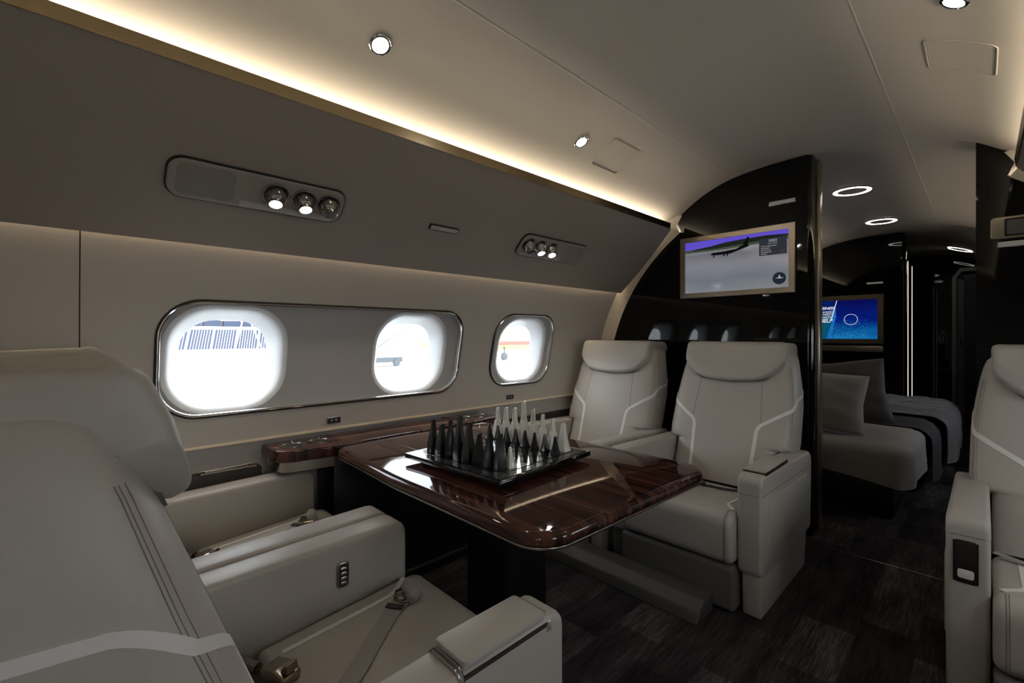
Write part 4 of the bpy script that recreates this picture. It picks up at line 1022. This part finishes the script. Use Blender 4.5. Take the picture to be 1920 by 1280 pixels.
def pillow(name, label, loc, rot, w_, h_, th, m, seed, flange=0.0):
    rnd = random.Random(seed); N = 22; mb = MB(); f = []
    for side_ in (1, -1):
        vs = []
        for i in range(N + 1):
            for j in range(N + 1):
                u, v = i / N * 2 - 1, j / N * 2 - 1
                k = (max(0, 1 - abs(u) ** 2.6) * max(0, 1 - abs(v) ** 2.6)) ** 0.55
                px = u * w_ / 2 * (1 - 0.07 * (1 - abs(v)) * abs(u)); pz = v * h_ / 2 * (1 - 0.07 * (1 - abs(u)) * abs(v))
                wr = 0.006 * math.sin(7 * u + 5 * v + seed) * math.sin(6 * v - 3 * u)
                vs.append((px, side_ * (th / 2 * k + 0.003) + wr, pz + h_ / 2))
        mb.add(vs, [(i * (N + 1) + j, i * (N + 1) + j + 1, (i + 1) * (N + 1) + j + 1, (i + 1) * (N + 1) + j) for i in range(N) for j in range(N)])
    # seam edge
    edge = [(i, 0) for i in range(N)] + [(N, j) for j in range(N)] + [(i, N) for i in range(N, 0, -1)] + [(0, j) for j in range(N, 0, -1)]
    K = (N + 1) ** 2
    ids = [a * (N + 1) + b for a, b in edge]
    mb.f += [(ids[k], ids[(k + 1) % len(ids)], K + ids[(k + 1) % len(ids)], K + ids[k]) for k in range(len(ids))]
    o = mb.build(name, m, None, 70); o.location = loc; o.rotation_euler = rot
    return tag(o, label, 'pillow')
pillow('pillow', 'pale pillow with a folded corner standing at the head of the bed', (-0.865, 3.80, 0.494), (math.radians(-13), math.radians(5), math.radians(10)), 0.62, 0.41, 0.15, 'pillow', 2)
pillow('pillow', 'dark pillow leaning behind the pale pillow on the bed', (-0.745, 4.04, 0.498), (math.radians(-16), math.radians(-6), math.radians(14)), 0.66, 0.47, 0.15, 'pillow_dark', 5)

# ------------------------------------------------------------------ outside on the apron
ap = MB().box(-400, -3.2, -250, 330, -2.75, -2.65).build('apron', 'apron'); tag(ap, 'pale concrete apron seen through the windows', 'apron')
sobj(ap)
for k in range(3):
    MB().box(-30 - k * 14, -29.7 - k * 14, -60, 120, -2.65, -2.64).build('painted_line', 'apron_line', ap)
MB().box(3.0, 200, -250, 330, -2.75, -2.65).build('apron_right', 'apron', ap)
tbd = thing('terminal_building', 'long low terminal with slanted blue glazing seen through the first window', 'building', (-104, 20, -2.65))
MB().box(-9, 0.6, -13, 24, 0, 0.9).build('base_wall', 'facade_white', tbd)
MB().prism([(-9, 0.9), (0.6, 0.9), (-1.6, 5.1), (-9, 5.1)], -13, 24, m=lambda p, q, a: (p, a, q)).build('hall', 'facade_white', tbd)
for k in range(9):
    y = -12.6 + k * 4.05
    gp = MB().add([(0.72, y, 1.1), (0.72, y + 3.6, 1.1), (-1.38, y + 3.6 + 1.0, 4.9), (-1.38, y + 1.0, 4.9)], [(0, 1, 2, 3)]).build('glass_panel', 'facade_blue', tbd)
    for j in range(1, 8):
        d = y + j * 0.45
        MB().tube([(0.76, d, 1.1), (-1.34, d + 1.0, 4.9)], 0.06, 4).build('mullion', 'facade_white', gp)
MB().box(-9, -2.2, -11, 22, 5.1, 5.5).build('roof_slab', 'facade_white', tbd)
for k in range(8):
    y = -8 + k * 3.4
    MB().box(-6, -2.6, y, y + 2.9, 5.5, 7.0 - 0.1 * k).build('roof_window', 'facade_blue', tbd)
MB().box(-6.2, -2.4, -10, 21, 7.0, 7.3).build('upper_roof', 'facade_white', tbd)
MB().tube([(1.4, 3.0, 0), (-0.6, 5.4, 8.2)], 0.14, 6).build('mast', 'facade_white', tbd); MB().tube([(1.4, 8.4, 0), (-0.6, 5.9, 8.2)], 0.14, 6).build('mast', 'facade_white', tbd)
jet = thing('yellow_jet', 'parked yellow aeroplane with a red stripe outside the aft windows', 'aeroplane', (-52, 32.5, -2.65), 0)
MB().loft([[(1.75 * s * math.cos(a), y, 3.3 + up + 1.75 * s * math.sin(a)) for a in [2 * PI * k / 24 for k in range(24)]] for y, s, up in ((0, 0.05, -0.3), (0.8, 0.45, -0.2), (2.2, 0.8, -0.05), (4.5, 1, 0), (24, 1, 0), (30, 0.6, 0.5), (34, 0.12, 1.0))]).build('fuselage', 'jet_yellow', jet)
MB().loft([[(1.77 * math.cos(a), y, 3.3 + 1.77 * math.sin(a)) for a in (-0.25, -0.38, -0.52, -0.62)] for y in (3.8, 24)], caps=False, closed=False).build('red_stripe', 'jet_red', jet)
MB().loft([[(1.77 * math.cos(a), y, 3.3 + 1.77 * math.sin(a)) for a in (0.42, 0.55, 0.66)] for y in (5, 14)], caps=False, closed=False).build('red_lettering_band', 'jet_red', jet)
for y, x in ((3.5, 0), (15, 1.2), (15, -1.2)):
    MB().lathe([(0.1, -0.2), (0.55, -0.2), (0.55, 0.2), (0.1, 0.2)], 16, lambda a, b, z, y=y, x=x: (x + z, y + a, 0.55 + b)).build('wheel', 'truck_grey', jet); MB().tube([(x, y, 0.5), (x, y, 2.0)], 0.12, 6).build('gear_leg', 'truck_grey', jet)
tk = thing('stair_truck', 'white airport stair truck parked beyond the second window', 'truck', (-51, 24.5, -2.65), 0)
MB().box(-1, 1, 0, 5.0, 0.5, 1.1).build('truck_chassis', 'truck_grey', tk); MB().box(-1, 1, 0.0, 1.5, 1.0, 2.3, 0.1).build('truck_cab', 'truck_white', tk)
MB().prism([(1.0, 1.1), (5.4, 3.4), (5.4, 3.8), (0.9, 1.5)], -0.8, 0.8, m=lambda p, q, a: (a, p, q)).build('stair_ramp', 'truck_white', tk)
MB().tube([(1.0, 1.2, 2.1), (1.0, 5.4, 4.6)], 0.06, 5).build('hand_rail', 'truck_grey', tk)
for y in (0.8, 4.2): MB().lathe([(0.1, -0.15), (0.45, -0.15), (0.45, 0.15), (0.1, 0.15)], 14, lambda a, b, z, y=y: (0.95 + z, y + a, 0.45 + b)).build('wheel', 'truck_grey', tk)
